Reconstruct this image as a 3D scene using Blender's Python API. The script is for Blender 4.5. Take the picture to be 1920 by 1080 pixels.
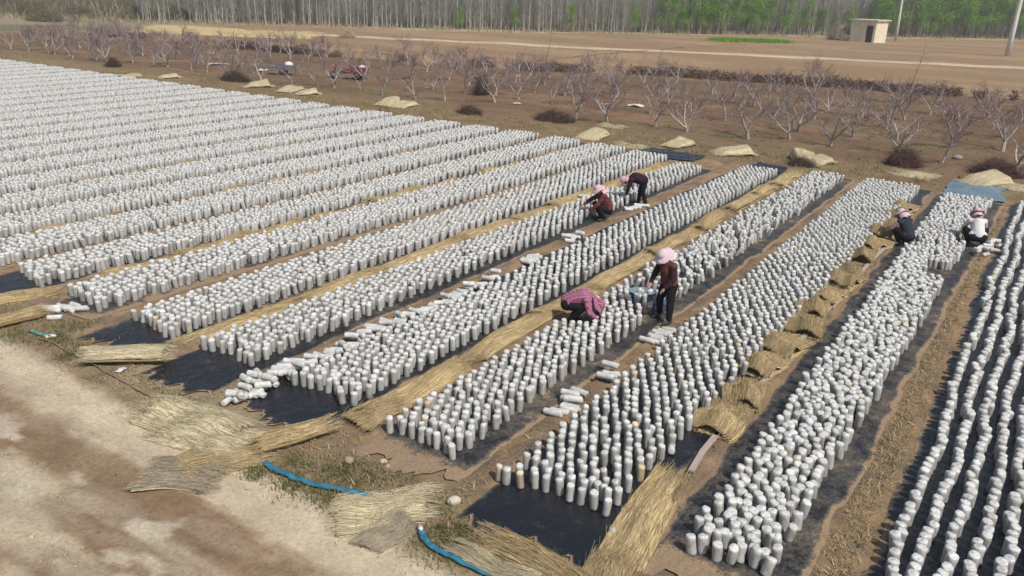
import bpy, math, random
import numpy as np
from mathutils import Vector, Matrix
random.seed(7); RNG = np.random.default_rng(7)
for o in list(bpy.data.objects): bpy.data.objects.remove(o)
S = bpy.context.scene; C = S.collection
pi = math.pi

# ---------------------------------------------------------------- camera, sky, sun, exposure
CAM_H = 6.4; F_PX = 1519.3                                    # drone height in metres, focal length for a 1920 px wide frame
R = np.array([[0.82510301, 0.2164092, -0.52189279], [0.5643475, -0.27191289, 0.77947115], [0.02677535, -0.93767289, -0.34648613]])
cam = bpy.data.cameras.new('camera'); co = bpy.data.objects.new('camera', cam); C.objects.link(co)
M = Matrix.Identity(4)
for i in range(3):
    M[i][0] = R[i][0]; M[i][1] = -R[i][1]; M[i][2] = -R[i][2]
M[2][3] = CAM_H
co.matrix_world = M
cam.sensor_width = 36; cam.lens = 36 * F_PX / 1920; cam.clip_start = 0.1; cam.clip_end = 4000
S.camera = co
SUN_DIR = Vector((1.0, -0.38, 0)).normalized()                # towards the sun, on the ground
SUN_EL = math.radians(52)
W = bpy.data.worlds.new('World'); S.world = W; W.use_nodes = True
nt = W.node_tree; bg = nt.nodes['Background']
sky = nt.nodes.new('ShaderNodeTexSky'); sky.sky_type = 'NISHITA'; sky.sun_disc = False
sky.sun_elevation = SUN_EL; sky.sun_rotation = math.atan2(SUN_DIR.x, SUN_DIR.y)
sky.dust_density = 2.5; sky.air_density = 1.2
nt.links.new(sky.outputs[0], bg.inputs[0]); bg.inputs[1].default_value = 0.10
sl = bpy.data.lights.new('sun', 'SUN'); sl.energy = 4.0; sl.angle = math.radians(0.6); sl.color = (1.0, 0.955, 0.885)
so = bpy.data.objects.new('sun', sl); C.objects.link(so)
sd = Vector((SUN_DIR.x * math.cos(SUN_EL), SUN_DIR.y * math.cos(SUN_EL), math.sin(SUN_EL)))
so.rotation_euler = sd.to_track_quat('Z', 'Y').to_euler()
S.view_settings.view_transform = 'Standard'; S.view_settings.look = 'None'
S.view_settings.exposure = 0.0; S.view_settings.gamma = 1.0

# ---------------------------------------------------------------- helpers
def at(px, py, z=0.0):
    w = R @ np.array([px - 960, py - 540, F_PX]); t = (z - CAM_H) / w[2]
    return Vector((w[0] * t, w[1] * t, z))
def project(P):
    P = np.asarray(P, float); q = (P - np.array([0, 0, CAM_H])) @ R
    return np.stack([960 + F_PX * q[..., 0] / q[..., 2], 540 + F_PX * q[..., 1] / q[..., 2], q[..., 2]], -1)
def in_view(x, y, z=0.2, m=160):
    p = project(np.array([x, y, z])); return p[2] > 0.5 and -m < p[0] < 1920 + m and -m * 2 < p[1] < 1080 + m
def _h(ix, iy, s):
    n = (ix.astype(np.int64) * 374761393 + iy.astype(np.int64) * 668265263 + s * 1442695041) & 0xffffffff
    n = ((n ^ (n >> 13)) * 1274126177) & 0xffffffff
    return ((n ^ (n >> 16)) & 0xffff) / 65535.0
def vnoise(x, y, s=0):
    ix = np.floor(x); iy = np.floor(y); fx = x - ix; fy = y - iy
    fx = fx * fx * (3 - 2 * fx); fy = fy * fy * (3 - 2 * fy)
    a = _h(ix, iy, s); b = _h(ix + 1, iy, s); c = _h(ix, iy + 1, s); d = _h(ix + 1, iy + 1, s)
    return (a * (1 - fx) + b * fx) * (1 - fy) + (c * (1 - fx) + d * fx) * fy
def fbm(x, y, f=1.0, o=4, s=0):
    x = np.asarray(x, float); y = np.asarray(y, float)
    r = 0; a = 0.5; t = 0
    for k in range(o):
        r = r + a * vnoise(x * f, y * f, s + k * 17); t += a; a *= 0.5; f *= 2.07
    return r / t
def sstep(a, b, x): 
    t = np.clip((x - a) / (b - a), 0, 1); return t * t * (3 - 2 * t)
def mesh(name, V, Fq, mat=None, smooth=True, attrs=None, mi=None):
    """fast mesh from arrays; Fq is an (n,3) or (n,4) int array or a list of index tuples"""
    me = bpy.data.meshes.new(name)
    V = np.asarray(V, np.float32)
    if isinstance(Fq, np.ndarray):
        n, k = Fq.shape
        me.vertices.add(len(V)); me.vertices.foreach_set('co', V.ravel())
        me.loops.add(n * k); me.loops.foreach_set('vertex_index', Fq.astype(np.int32).ravel())
        me.polygons.add(n); me.polygons.foreach_set('loop_start', np.arange(0, n * k, k, dtype=np.int32))
        me.update(calc_edges=True)
    else:
        me.from_pydata(V.tolist(), [], Fq); me.update()
    if smooth: me.polygons.foreach_set('use_smooth', np.ones(len(me.polygons), bool))
    if mi is not None: me.polygons.foreach_set('material_index', np.asarray(mi, np.int32))
    for k, v in (attrs or {}).items():
        v = np.asarray(v, np.float32)
        if v.ndim == 1: a = me.attributes.new(k, 'FLOAT', 'POINT'); a.data.foreach_set('value', v)
        else:
            if v.shape[1] == 3: v = np.concatenate([v, np.ones((len(v), 1), np.float32)], 1)
            a = me.attributes.new(k, 'FLOAT_COLOR', 'POINT'); a.data.foreach_set('color', v.ravel())
    for m in (mat if isinstance(mat, (list, tuple)) else [mat]):
        if m is not None: me.materials.append(m)
    return me
def link(name, me, parent=None, loc=None, rz=None):
    o = bpy.data.objects.new(name, me); C.objects.link(o)
    if parent is not None: o.parent = parent
    if loc is not None: o.location = loc
    if rz is not None: o.rotation_euler = (0, 0, rz)
    return o
def tag(o, label=None, cat=None, group=None, kind=None):
    if label: o['label'] = label
    if cat: o['category'] = cat
    if group: o['group'] = group
    if kind: o['kind'] = kind
    return o
def thing(name, label, cat, loc=(0, 0, 0), rz=0, group=None):
    return tag(link(name, None, None, loc, rz), label, cat, group)
class MB:
    """collects simple solids into one mesh"""
    def __init__(s): s.v = []; s.f = []; s.c = []
    def add(s, V, F, col=None):
        b = len(s.v); s.v += [tuple(p) for p in V]; s.f += [tuple(i + b for i in f) for f in F]
        s.c += [col if col is not None else (0.5, 0.5, 0.5)] * len(V)
    def box(s, a, b, T=None, col=None):
        V = [Vector((x, y, z)) for z in (a[2], b[2]) for y in (a[1], b[1]) for x in (a[0], b[0])]
        if T is not None: V = [T @ p for p in V]
        s.add(V, [(0, 2, 3, 1), (4, 5, 7, 6), (0, 1, 5, 4), (2, 6, 7, 3), (0, 4, 6, 2), (1, 3, 7, 5)], col)
    def tube(s, P, rad, n=6, col=None, cap=True):
        P = [Vector(p) for p in P]; V = []; F = []
        for i, p in enumerate(P):
            d = (P[min(i + 1, len(P) - 1)] - P[max(i - 1, 0)]).normalized()
            u = d.orthogonal().normalized() if i == 0 else (u - d * u.dot(d)).normalized()
            w = d.cross(u); r = rad[i] if isinstance(rad, (list, tuple)) else rad
            V += [p + (u * math.cos(2 * pi * k / n) + w * math.sin(2 * pi * k / n)) * r for k in range(n)]
        for i in range(len(P) - 1):
            for k in range(n): F.append((i * n + k, i * n + (k + 1) % n, (i + 1) * n + (k + 1) % n, (i + 1) * n + k))
        if cap: F.append(tuple(range(n))[::-1]); F.append(tuple((len(P) - 1) * n + k for k in range(n)))
        s.add(V, F, col)
    def ball(s, c, r, nu=10, nv=6, T=None, col=None):
        c = Vector(c); r = Vector(r) if not isinstance(r, (int, float)) else Vector((r, r, r)); V = []; F = []
        for j in range(nv + 1):
            t = pi * j / nv
            for k in range(nu):
                a = 2 * pi * k / nu
                p = Vector((r.x * math.sin(t) * math.cos(a), r.y * math.sin(t) * math.sin(a), r.z * math.cos(t)))
                if T is not None: p = T @ p
                V.append(c + p)
        for j in range(nv):
            for k in range(nu): F.append((j * nu + k, (j + 1) * nu + k, (j + 1) * nu + (k + 1) % nu, j * nu + (k + 1) % nu))
        s.add(V, F, col)
    def me(s, name, mat, smooth=True):
        return mesh(name, np.array(s.v), s.f, mat, smooth, {'col': np.array(s.c)})
ORD = ['zeroth', 'first', 'second', 'third', 'fourth', 'fifth', 'sixth', 'seventh', 'eighth', 'ninth', 'tenth', 'eleventh', 'twelfth', 'thirteenth', 'fourteenth', 'fifteenth', 'sixteenth', 'seventeenth', 'eighteenth', 'nineteenth']
TENS = {2: 'twenty', 3: 'thirty', 4: 'forty', 5: 'fifty', 6: 'sixty', 7: 'seventy', 8: 'eighty'}
def ordw(n):
    if n < 20: return ORD[n]
    t, u = divmod(n, 10)
    return TENS[t][:-1] + 'ieth' if u == 0 else TENS[t] + '-' + ORD[u]

# ---------------------------------------------------------------- materials
def newmat(name, rough=0.8, spec=0.3):
    m = bpy.data.materials.new(name); m.use_nodes = True; n = m.node_tree
    b = n.nodes['Principled BSDF']; b.inputs['Roughness'].default_value = rough; b.inputs['Specular IOR Level'].default_value = spec
    return m, n, b
def nd(n, t, **k):
    x = n.nodes.new(t)
    for a, v in k.items(): setattr(x, a, v)
    return x
def noise(n, scale, detail=4, rough=0.6, vec=None, sc=None, obj=False):
    tc = nd(n, 'ShaderNodeTexCoord'); mp = nd(n, 'ShaderNodeMapping')
    n.links.new(tc.outputs['Object'] if obj else tc.outputs['Object'], mp.inputs[0])
    if sc: mp.inputs['Scale'].default_value = sc
    x = nd(n, 'ShaderNodeTexNoise'); x.inputs['Scale'].default_value = scale; x.inputs['Detail'].default_value = detail; x.inputs['Roughness'].default_value = rough
    n.links.new(mp.outputs[0], x.inputs['Vector']); return x.outputs['Fac']
def ramp(n, fac, stops):
    r = nd(n, 'ShaderNodeValToRGB'); e = r.color_ramp.elements
    while len(e) < len(stops): e.new(0.5)
    for k, (p, c) in enumerate(stops):
        e[k].position = p; e[k].color = (c[0], c[1], c[2], 1) if isinstance(c, (tuple, list)) else (c, c, c, 1)
    n.links.new(fac, r.inputs[0]); return r.outputs[0]
def mix(n, a, b, fac, mode='MIX'):
    x = nd(n, 'ShaderNodeMix', data_type='RGBA', blend_type=mode)
    for s, v in ((0, fac), (6, a), (7, b)):
        if isinstance(v, bpy.types.NodeSocket): n.links.new(v, x.inputs[s])
        elif isinstance(v, (int, float)): x.inputs[s].default_value = v if s == 0 else (v, v, v, 1)
        else: x.inputs[s].default_value = (v[0], v[1], v[2], 1)
    return x.outputs[2]
def bump(n, b, h, st=0.4, d=0.02):
    x = nd(n, 'ShaderNodeBump'); x.inputs['Strength'].default_value = st; x.inputs['Distance'].default_value = d
    n.links.new(h, x.inputs['Height']); n.links.new(x.outputs[0], b.inputs['Normal'])
def attr(n, name, out='Color'):
    a = nd(n, 'ShaderNodeAttribute', attribute_name=name); return a.outputs[out]
def simple(name, col, rough=0.8, var=0.25, scale=8, bst=0.3, bd=0.01, spec=0.3, sc=None, metal=0):
    m, n, b = newmat(name, rough, spec); b.inputs['Metallic'].default_value = metal
    f = noise(n, scale, 5, 0.65, sc=sc)
    c = ramp(n, f, [(0.3, tuple(x * (1 - var) for x in col)), (0.7, tuple(min(1, x * (1 + var)) for x in col))])
    n.links.new(c, b.inputs['Base Color'])
    if bst: bump(n, b, f, bst, bd)
    return m
def colmat(name, rough=0.8, var=0.3, scale=20, bst=0.3, bd=0.01, spec=0.25, sc=None, trans=0):
    """colour from the mesh attribute col, broken up by noise"""
    m, n, b = newmat(name, rough, spec)
    f = noise(n, scale, 5, 0.65, sc=sc)
    g = ramp(n, f, [(0.25, 1 - var), (0.75, 1 + var)])
    c = mix(n, attr(n, 'col'), g, 1.0, 'MULTIPLY')
    n.links.new(c, b.inputs['Base Color'])
    if bst: bump(n, b, f, bst, bd)
    if trans:
        t = nd(n, 'ShaderNodeBsdfTranslucent'); n.links.new(c, t.inputs[0]); ms = nd(n, 'ShaderNodeMixShader'); ms.inputs[0].default_value = trans
        out = n.nodes['Material Output']; n.links.new(b.outputs[0], ms.inputs[1]); n.links.new(t.outputs[0], ms.inputs[2]); n.links.new(ms.outputs[0], out.inputs[0])
    return m
def ground_mat():
    m, n, b = newmat('soil', 0.95, 0.15)
    f1 = noise(n, 1.7, 6, 0.6); f2 = noise(n, 14, 6, 0.7); f3 = noise(n, 60, 4, 0.7)
    c = mix(n, attr(n, 'col'), ramp(n, f1, [(0.3, 0.84), (0.7, 1.16)]), 1, 'MULTIPLY')
    c = mix(n, c, ramp(n, f2, [(0.25, 0.66), (0.75, 1.34)]), 0.8, 'MULTIPLY')
    c = mix(n, c, ramp(n, f3, [(0.3, 0.72), (0.7, 1.28)]), 0.7, 'MULTIPLY')
    n.links.new(c, b.inputs['Base Color'])
    h = nd(n, 'ShaderNodeMath', operation='ADD'); n.links.new(f2, h.inputs[0]); n.links.new(f3, h.inputs[1])
    h2 = nd(n, 'ShaderNodeMath', operation='MULTIPLY'); n.links.new(h.outputs[0], h2.inputs[0]); n.links.new(attr(n, 'rough', 'Fac'), h2.inputs[1])
    bump(n, b, h2.outputs[0], 0.9, 0.035)
    return m
def film_mat():
    m, n, b = newmat('black_plastic', 0.36, 0.5)
    f = noise(n, 3.0, 7, 0.7); g = noise(n, 24, 5, 0.7)
    s = nd(n, 'ShaderNodeMath', operation='ADD'); n.links.new(f, s.inputs[0]); n.links.new(attr(n, 'dirt', 'Fac'), s.inputs[1])
    s2 = nd(n, 'ShaderNodeMath', operation='MULTIPLY_ADD'); n.links.new(g, s2.inputs[0]); s2.inputs[1].default_value = 0.35; n.links.new(s.outputs[0], s2.inputs[2])
    k = ramp(n, s2.outputs[0], [(0.66, 0.0), (0.80, 0.45), (1.05, 0.8), (1.25, 1.0)])
    dirt = ramp(n, s2.outputs[0], [(0.70, (0.085, 0.078, 0.072)), (0.92, (0.15, 0.12, 0.092)), (1.0, (0.255, 0.178, 0.108))])
    dirt = mix(n, dirt, ramp(n, noise(n, 38, 6, 0.75), [(0.3, 0.6), (0.7, 1.35)]), 1, 'MULTIPLY')
    c = mix(n, attr(n, 'tone'), dirt, k)
    n.links.new(c, b.inputs['Base Color'])
    n.links.new(ramp(n, s2.outputs[0], [(0.6, 0.27), (0.95, 0.9)]), b.inputs['Roughness'])
    w = noise(n, 7, 6, 0.6, sc=(1, 0.45, 1)); bump(n, b, w, 0.8, 0.035)
    return m
def bag_mat():
    m, n, b = newmat('white_bag_plastic', 0.42, 0.4)
    f = noise(n, 17, 5, 0.65, sc=(1, 1, 0.5)); g = noise(n, 55, 4, 0.7, sc=(1, 1, 0.4))
    c = mix(n, attr(n, 'tint'), ramp(n, f, [(0.28, (0.62, 0.59, 0.54)), (0.5, (0.93, 0.92, 0.90)), (0.66, (1.05, 1.05, 1.05))]), 1, 'MULTIPLY')
    c = mix(n, c, ramp(n, g, [(0.30, (0.80, 0.79, 0.76)), (0.55, (1.03, 1.03, 1.03))]), 0.8, 'MULTIPLY')
    n.links.new(c, b.inputs['Base Color']); bump(n, b, g, 0.5, 0.012)
    return m
def plaid(name, c1, c2, c3, sc=16):
    m, n, b = newmat(name, 0.9, 0.15)
    tc = nd(n, 'ShaderNodeTexCoord'); out = []
    for ax in ('X', 'Z'):
        w = nd(n, 'ShaderNodeTexWave', wave_type='BANDS', bands_direction=ax); w.inputs['Scale'].default_value = sc; w.inputs['Distortion'].default_value = 1.2
        n.links.new(tc.outputs['Object'], w.inputs['Vector']); out.append(w.outputs['Fac'])
    c = mix(n, c1, c2, ramp(n, out[0], [(0.45, 0), (0.6, 1)])); c = mix(n, c, c3, ramp(n, out[1], [(0.55, 0), (0.7, 0.8)]))
    n.links.new(c, b.inputs['Base Color']); bump(n, b, noise(n, 22, 4), 0.6, 0.02)
    return m
MAT = dict(
    soil=ground_mat(), film=film_mat(), bag=bag_mat(),
    straw=colmat('straw', 0.8, 0.55, 75, 0.6, 0.010, 0.2), strands=colmat('straw_strands', 0.7, 0.25, 6, 0, 0, 0.3),
    twig=colmat('twigs', 0.9, 0.2, 5, 0), bark=colmat('bark', 0.9, 0.35, 14, 0.5, 0.02), grass=colmat('grass', 0.8, 0.2, 5, 0, trans=0.25),
    leaf=colmat('leaves', 0.65, 0.25, 3, 0, trans=0.35), stone=colmat('stone', 0.9, 0.3, 18, 0.6, 0.02), clod=colmat('clods', 0.95, 0.3, 25, 0.5, 0.01),
    hose=simple('blue_hose', (0.03, 0.155, 0.235), 0.5, 0.35, 14, 0.4, 0.01, 0.4), teal=simple('teal_hose', (0.10, 0.26, 0.25), 0.6, 0.35, 14, 0.3),
    white=simple('white_plastic', (0.62, 0.61, 0.59), 0.5, 0.2, 12, 0.5, 0.02), plank=colmat('weathered_wood', 0.9, 0.35, 9, 0.4, 0.006, sc=(8, 0.6, 8)),
    skin=simple('skin', (0.42, 0.25, 0.17), 0.6, 0.1, 20, 0.1), black=simple('black_cloth', (0.014, 0.014, 0.017), 0.95, 0.35, 10, 0.6, 0.03, 0.1),
    hair=simple('hair', (0.012, 0.010, 0.009), 0.6, 0.3, 40, 0.3), pink=simple('pink_cloth', (0.56, 0.38, 0.41), 0.9, 0.15, 14, 0.5, 0.02, 0.15),
    palepink=simple('pale_pink_cloth', (0.60, 0.47, 0.50), 0.9, 0.15, 14, 0.5, 0.02, 0.15),
    brownplaid=plaid('brown_plaid', (0.10, 0.035, 0.025), (0.20, 0.075, 0.045), (0.045, 0.025, 0.03), 9),
    magplaid=plaid('magenta_plaid', (0.29, 0.09, 0.16), (0.43, 0.22, 0.29), (0.18, 0.05, 0.11), 9), maroon=plaid('maroon_plaid', (0.10, 0.022, 0.03), (0.17, 0.05, 0.05), (0.05, 0.015, 0.02), 9),
    navy=simple('navy_cloth', (0.022, 0.030, 0.042), 0.85, 0.3, 10, 0.5, 0.02, 0.2), aubergine=simple('aubergine_cloth', (0.03, 0.014, 0.024), 0.9, 0.3, 10, 0.5, 0.02, 0.15),
    whitecloth=simple('white_cloth', (0.60, 0.58, 0.58), 0.9, 0.12, 12, 0.6, 0.03, 0.15), pinkplaid=plaid('pink_check', (0.42, 0.22, 0.24), (0.55, 0.38, 0.38), (0.25, 0.10, 0.12), 10),
    shoe=simple('shoe', (0.05, 0.04, 0.035), 0.8, 0.3, 20, 0.2), plaster=simple('plaster', (0.68, 0.61, 0.46), 0.9, 0.14, 1.6, 0.3, 0.02), roof=simple('concrete_slab', (0.58, 0.53, 0.44), 0.9, 0.15, 2, 0.3),
    dark=simple('dark_interior', (0.03, 0.025, 0.02), 0.95, 0.2, 3, 0), doorwood=simple('door_wood', (0.10, 0.06, 0.04), 0.8, 0.3, 5, 0.3),
    concrete=simple('concrete_pole', (0.60, 0.60, 0.58), 0.9, 0.15, 3, 0.2), red=simple('red_paint', (0.24, 0.02, 0.04), 0.4, 0.25, 6, 0.1), redtape=simple('red_tape', (0.36, 0.13, 0.09), 0.6, 0.2, 6, 0),
    rubber=simple('rubber', (0.02, 0.02, 0.02), 0.85, 0.2, 12, 0.2), grey=simple('grey_paint', (0.13, 0.14, 0.16), 0.5, 0.3, 5, 0.2), bluepl=simple('blue_plastic', (0.05, 0.10, 0.24), 0.45, 0.2, 9, 0.2), slate=simple('slate_plastic', (0.15, 0.21, 0.26), 0.5, 0.25, 9, 0.3),
    tanpipe=simple('tan_pipe', (0.22, 0.16, 0.10), 0.8, 0.3, 9, 0.2), wall=simple('far_white_wall', (0.55, 0.55, 0.53), 0.9, 0.1, 2, 0), net=colmat('old_net', 0.95, 0.3, 40, 0.5, 0.01))

# ---------------------------------------------------------------- layout: beds run along +Y, from the road (y about 8) to the orchard (y about 31)
PITCH = 2.24
# number from the right: x of left/right edge near, then far; y range; spacing across and along; bag radius, height; jitter; tilt; film left/right; film front y; film dirt
BEDS = [
    dict(n=0, xl=(-0.60, -0.78), xr=(1.9, 1.9), y=(5.2, 31.6), sx=0.27, sy=0.168, r=0.065, h=0.25, j=0.016, tilt=4, fl=0.24, fr=0.5, fy=4.2, dirt=-0.14, rows=True),
    dict(n=1, xl=(-2.74, -2.98), xr=(-1.74, -1.52), y=(8.15, 31.0), sx=0.15, sy=0.146, r=0.062, h=0.25, j=0.026, tilt=5, fl=0.42, fr=0.36, fy=7.5, dirt=0.09),
    dict(n=2, xl=(-5.36, -5.70), xr=(-3.80, -3.82), y=(8.05, 31.6), sx=0.178, sy=0.174, r=0.0545, h=0.255, j=0.014, tilt=3, fl=0.06, fr=0.38, fy=6.95, dirt=-0.13),
    dict(n=3, xl=(-7.55, -7.58), xr=(-6.22, -6.45), y=(8.0, 31.6), sx=0.178, sy=0.172, r=0.0555, h=0.255, j=0.014, tilt=3, fl=0.06, fr=0.36, fy=7.35, dirt=0.08),
    dict(n=4, xl=(-9.92, -9.95), xr=(-8.48, -8.7), y=(8.25, 30.9), sx=0.17, sy=0.166, r=0.057, h=0.25, j=0.014, tilt=3, fl=0.45, fr=0.14, fy=7.05, dirt=-0.13),
    dict(n=5, xl=(-12.26, -12.26), xr=(-10.95, -11.15), y=(8.2, 29.6), sx=0.17, sy=0.166, r=0.057, h=0.25, j=0.014, tilt=3, fl=0.10, fr=0.24, fy=6.95, dirt=-0.06),
    dict(n=6, xl=(-14.5, -14.7), xr=(-13.05, -13.12), y=(8.12, 30.7), sx=0.17, sy=0.168, r=0.059, h=0.25, j=0.014, tilt=3, fl=0.2, fr=0.1, fy=7.05, dirt=-0.1),
    dict(n=7, xl=(-16.82, -16.9), xr=(-15.38, -15.15), y=(8.1, 31.1), sx=0.165, sy=0.165, r=0.06, h=0.25, j=0.020, tilt=4, fl=0.1, fr=0.2, fy=7.6, dirt=0.10),
    dict(n=8, xl=(-19.05, -18.98), xr=(-17.66, -17.5), y=(8.15, 31.4), sx=0.165, sy=0.162, r=0.06, h=0.25, j=0.020, tilt=4, fl=0.25, fr=0.1, fy=7.2, dirt=-0.1)]
for k in range(9, 34):
    x0 = -19.0 - PITCH * (k - 8)
    BEDS.append(dict(n=k, xl=(x0 - 0.06, x0 - 0.06), xr=(x0 + 1.52, x0 + 1.52), y=(8.2, 31.4), sx=0.162, sy=0.162, r=0.060, h=0.25, j=0.02, tilt=4, fl=0.15, fr=0.12, fy=7.1, dirt=0.08))
def bed_x(b, y):
    t = np.clip((y - b['y'][0]) / (b['y'][1] - b['y'][0]), 0, 1)
    return b['xl'][0] * (1 - t) + b['xl'][1] * t, b['xr'][0] * (1 - t) + b['xr'][1] * t

# ---------------------------------------------------------------- ground, one grid split into road and land
def forest_y(x):
    return np.interp(x, [-400, -240, -123, -73, -11, 40, 200], [-20, 18, 80, 117, 190, 240, 380])
def axis(*seg):
    a = []
    for s0, s1, st in seg: a.append(np.arange(s0, s1, st))
    return np.concatenate(a + [np.array([seg[-1][1]])])
def ground_xy():
    gx = axis((-2000, -300, 170), (-300, -130, 10), (-130, -75, 1.1), (-75, -24, 0.4), (-24, 2.0, 0.085), (2.0, 10, 0.5), (10, 80, 7), (80, 2000, 190))
    gy = axis((-400, -10, 39), (-10, 2, 0.8), (2.0, 9.0, 0.075), (9.0, 34, 0.17), (34, 72, 0.55), (72, 200, 2), (200, 400, 12), (400, 3000, 260))
    return gx, gy
def ground_height(X, Y):
    near = sstep(60, 30, np.abs(X)) * sstep(75, 40, Y)
    z = (fbm(X, Y, 2.2, 4, 3) - 0.5) * 0.10 + (fbm(X, Y, 9, 3, 5) - 0.5) * 0.05
    z = z * near + (fbm(X, Y, 0.15, 3, 9) - 0.5) * 0.25 * sstep(33, 38, Y)
    bed = np.zeros_like(X)
    for b in BEDS:
        xl, xr = bed_x(b, Y)
        m = sstep(xl - b['fl'] - 0.10, xl - b['fl'] + 0.02, X) * sstep(xr + b['fr'] + 0.10, xr + b['fr'] - 0.02, X) * sstep(b['fy'] - 0.25, b['fy'] + 0.05, Y) * sstep(b['y'][1] + 0.9, b['y'][1] + 0.5, Y)
        bed = np.maximum(bed, m)
    road = sstep(6.3, 5.8, Y)
    z = z * (1 - 0.65 * road)
    z += -0.03 * np.exp(-((Y - 4.85) / 0.22) ** 2) * road - 0.02 * np.exp(-((Y - 3.9) / 0.22) ** 2) * road
    return z * (1 - bed) - 0.02 * bed + 0.02 * (1 - bed) * sstep(6.4, 7, Y) * near, bed
def lerp(a, b, t): return a + (np.array(b) - a) * t[..., None]
def ground_colour(X, Y):
    n1 = fbm(X, Y, 0.5, 5, 21); n2 = fbm(X, Y, 1.7, 5, 22); n3 = fbm(X, Y, 6, 4, 23); nl = fbm(X, Y, 0.08, 4, 24)
    c = np.zeros(X.shape + (3,)) + np.array([0.235, 0.165, 0.105])
    c = lerp(c, (0.315, 0.215, 0.125), sstep(0.36, 0.6, n2)); c = lerp(c, (0.16, 0.125, 0.095), 0.7 * sstep(0.56, 0.64, fbm(X * 2, Y, 1.6, 4, 27)))                                   # trodden paths between beds
    # far verge, orchard floor
    far = sstep(31.6, 32.6, Y + (n2 - 0.5) * 1.0)
    c = lerp(c, (0.205, 0.142, 0.082), far); c = lerp(c, (0.24, 0.19, 0.10), 0.8 * far * sstep(0.45, 0.6, n1) * sstep(38, 34, Y))
    orch = sstep(35, 37.5, Y + (n1 - 0.5) * 3)
    c = lerp(c, (0.17, 0.108, 0.066), orch); c = lerp(c, (0.225, 0.142, 0.086), orch * sstep(0.5, 0.66, fbm(X, Y * 2.2, 0.22, 4, 31)))
    c = lerp(c, (0.20, 0.16, 0.085), orch * sstep(0.54, 0.68, fbm(X, Y * 2.5, 0.18, 4, 33)) * 0.6)
    c = lerp(c, (0.14, 0.095, 0.06), orch * sstep(0.54, 0.62, fbm(X, Y * 1.8, 0.7, 4, 37)) * 0.55)
    # tilled field
    fy = np.interp(X, [-95, -59, -38, -14, 0], [54, 55, 59, 65, 68])
    til = sstep(fy, fy + 2, Y)
    c = lerp(c, (0.265, 0.175, 0.10), til); c = lerp(c, (0.325, 0.225, 0.132), til * sstep(0.42, 0.62, fbm(X * 0.35 + Y * 0.1, Y * 1.6, 0.16, 4, 35)))
    c = lerp(c, (0.26, 0.17, 0.10), til * sstep(0.55, 0.68, fbm(X * 0.3, Y * 1.5, 0.3, 3, 36)) * 0.8)
    fl = forest_y(X)
    c = lerp(c, (0.40, 0.33, 0.215), sstep(fl - 9, fl - 4, Y + (nl - 0.5) * 8))              # dry grass along the wood
    c = lerp(c, (0.19, 0.16, 0.11), sstep(fl - 1, fl + 3, Y))
    lf = sstep(-118, -130, X + (nl - 0.5) * 12) * sstep(60, 66, Y) + sstep(-100, -112, X)
    c = lerp(c, (0.27, 0.225, 0.15), np.clip(lf, 0, 1)); c = lerp(c, (0.17, 0.155, 0.09), np.clip(lf, 0, 1) * sstep(0.45, 0.62, fbm(X, Y, 0.07, 4, 41)))
    # verge by the road
    vg = sstep(7.9, 7.2, Y + (n2 - 0.5) * 0.7)
    c = lerp(c, (0.27, 0.195, 0.125), vg); c = lerp(c, (0.225, 0.18, 0.095), vg * sstep(0.5, 0.62, n2) * 0.7)
    c = lerp(c, (0.34, 0.27, 0.175), vg * sstep(0.55, 0.68, n1) * 0.7)
    # road: pale dry crust with damp brown wheel tracks along it
    wob = (fbm(X, X * 0, 0.35, 3, 51) - 0.5) * 0.5
    yy = Y + wob + (n3 - 0.5) * 0.16 + (n2 - 0.5) * 0.25
    rd = sstep(6.35, 5.95, yy)
    c = lerp(c, (0.50, 0.415, 0.295), rd)
    st = fbm(X * 0.5, Y * 2.4, 0.8, 5, 53)
    trk = np.exp(-((yy - 4.84) / 0.37) ** 4) * (0.85 + 0.4 * sstep(0.3, 0.55, fbm(X, Y, 0.55, 3, 55) + 0.12)) + 0.75 * np.exp(-((yy - 3.95) / 0.2) ** 4) * sstep(0.38, 0.55, st) + 0.8 * sstep(3.5, 3.1, yy) * sstep(0.42, 0.58, st)
    blob = sstep(0.53, 0.66, st) * sstep(5.5, 5.0, yy)
    str_ = fbm(X * 0.28, Y * 2.2, 2.6, 5, 61); trk = np.clip(trk + (str_ - 0.5) * 1.1 * (trk > 0.04), 0, 1)
    c = lerp(c, (0.235, 0.155, 0.092), rd * np.clip(trk + 0.45 * blob, 0, 1))
    c = lerp(c, (0.285, 0.235, 0.15), rd * np.clip(sstep(0.47, 0.62, fbm(X, Y, 1.0, 4, 57)) * sstep(5.6, 5.0, yy) * 0.30, 0, 1))
    c = lerp(c, (0.31, 0.24, 0.17), rd * sstep(0.5, 0.6, fbm(X * 0.5, Y * 1.7, 1.3, 5, 59)) * 0.65 * sstep(5.75, 5.2, yy))
    c = lerp(c, (0.52, 0.45, 0.34), rd * sstep(0.60, 0.68, fbm(X * 0.7, Y * 1.3, 1.7, 4, 63)) * 0.8 * sstep(5.4, 4.6, yy))
    rough = 0.9 - 0.35 * rd - 0.2 * rd * sstep(5.0, 5.6, yy)
    return c, rough
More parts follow.
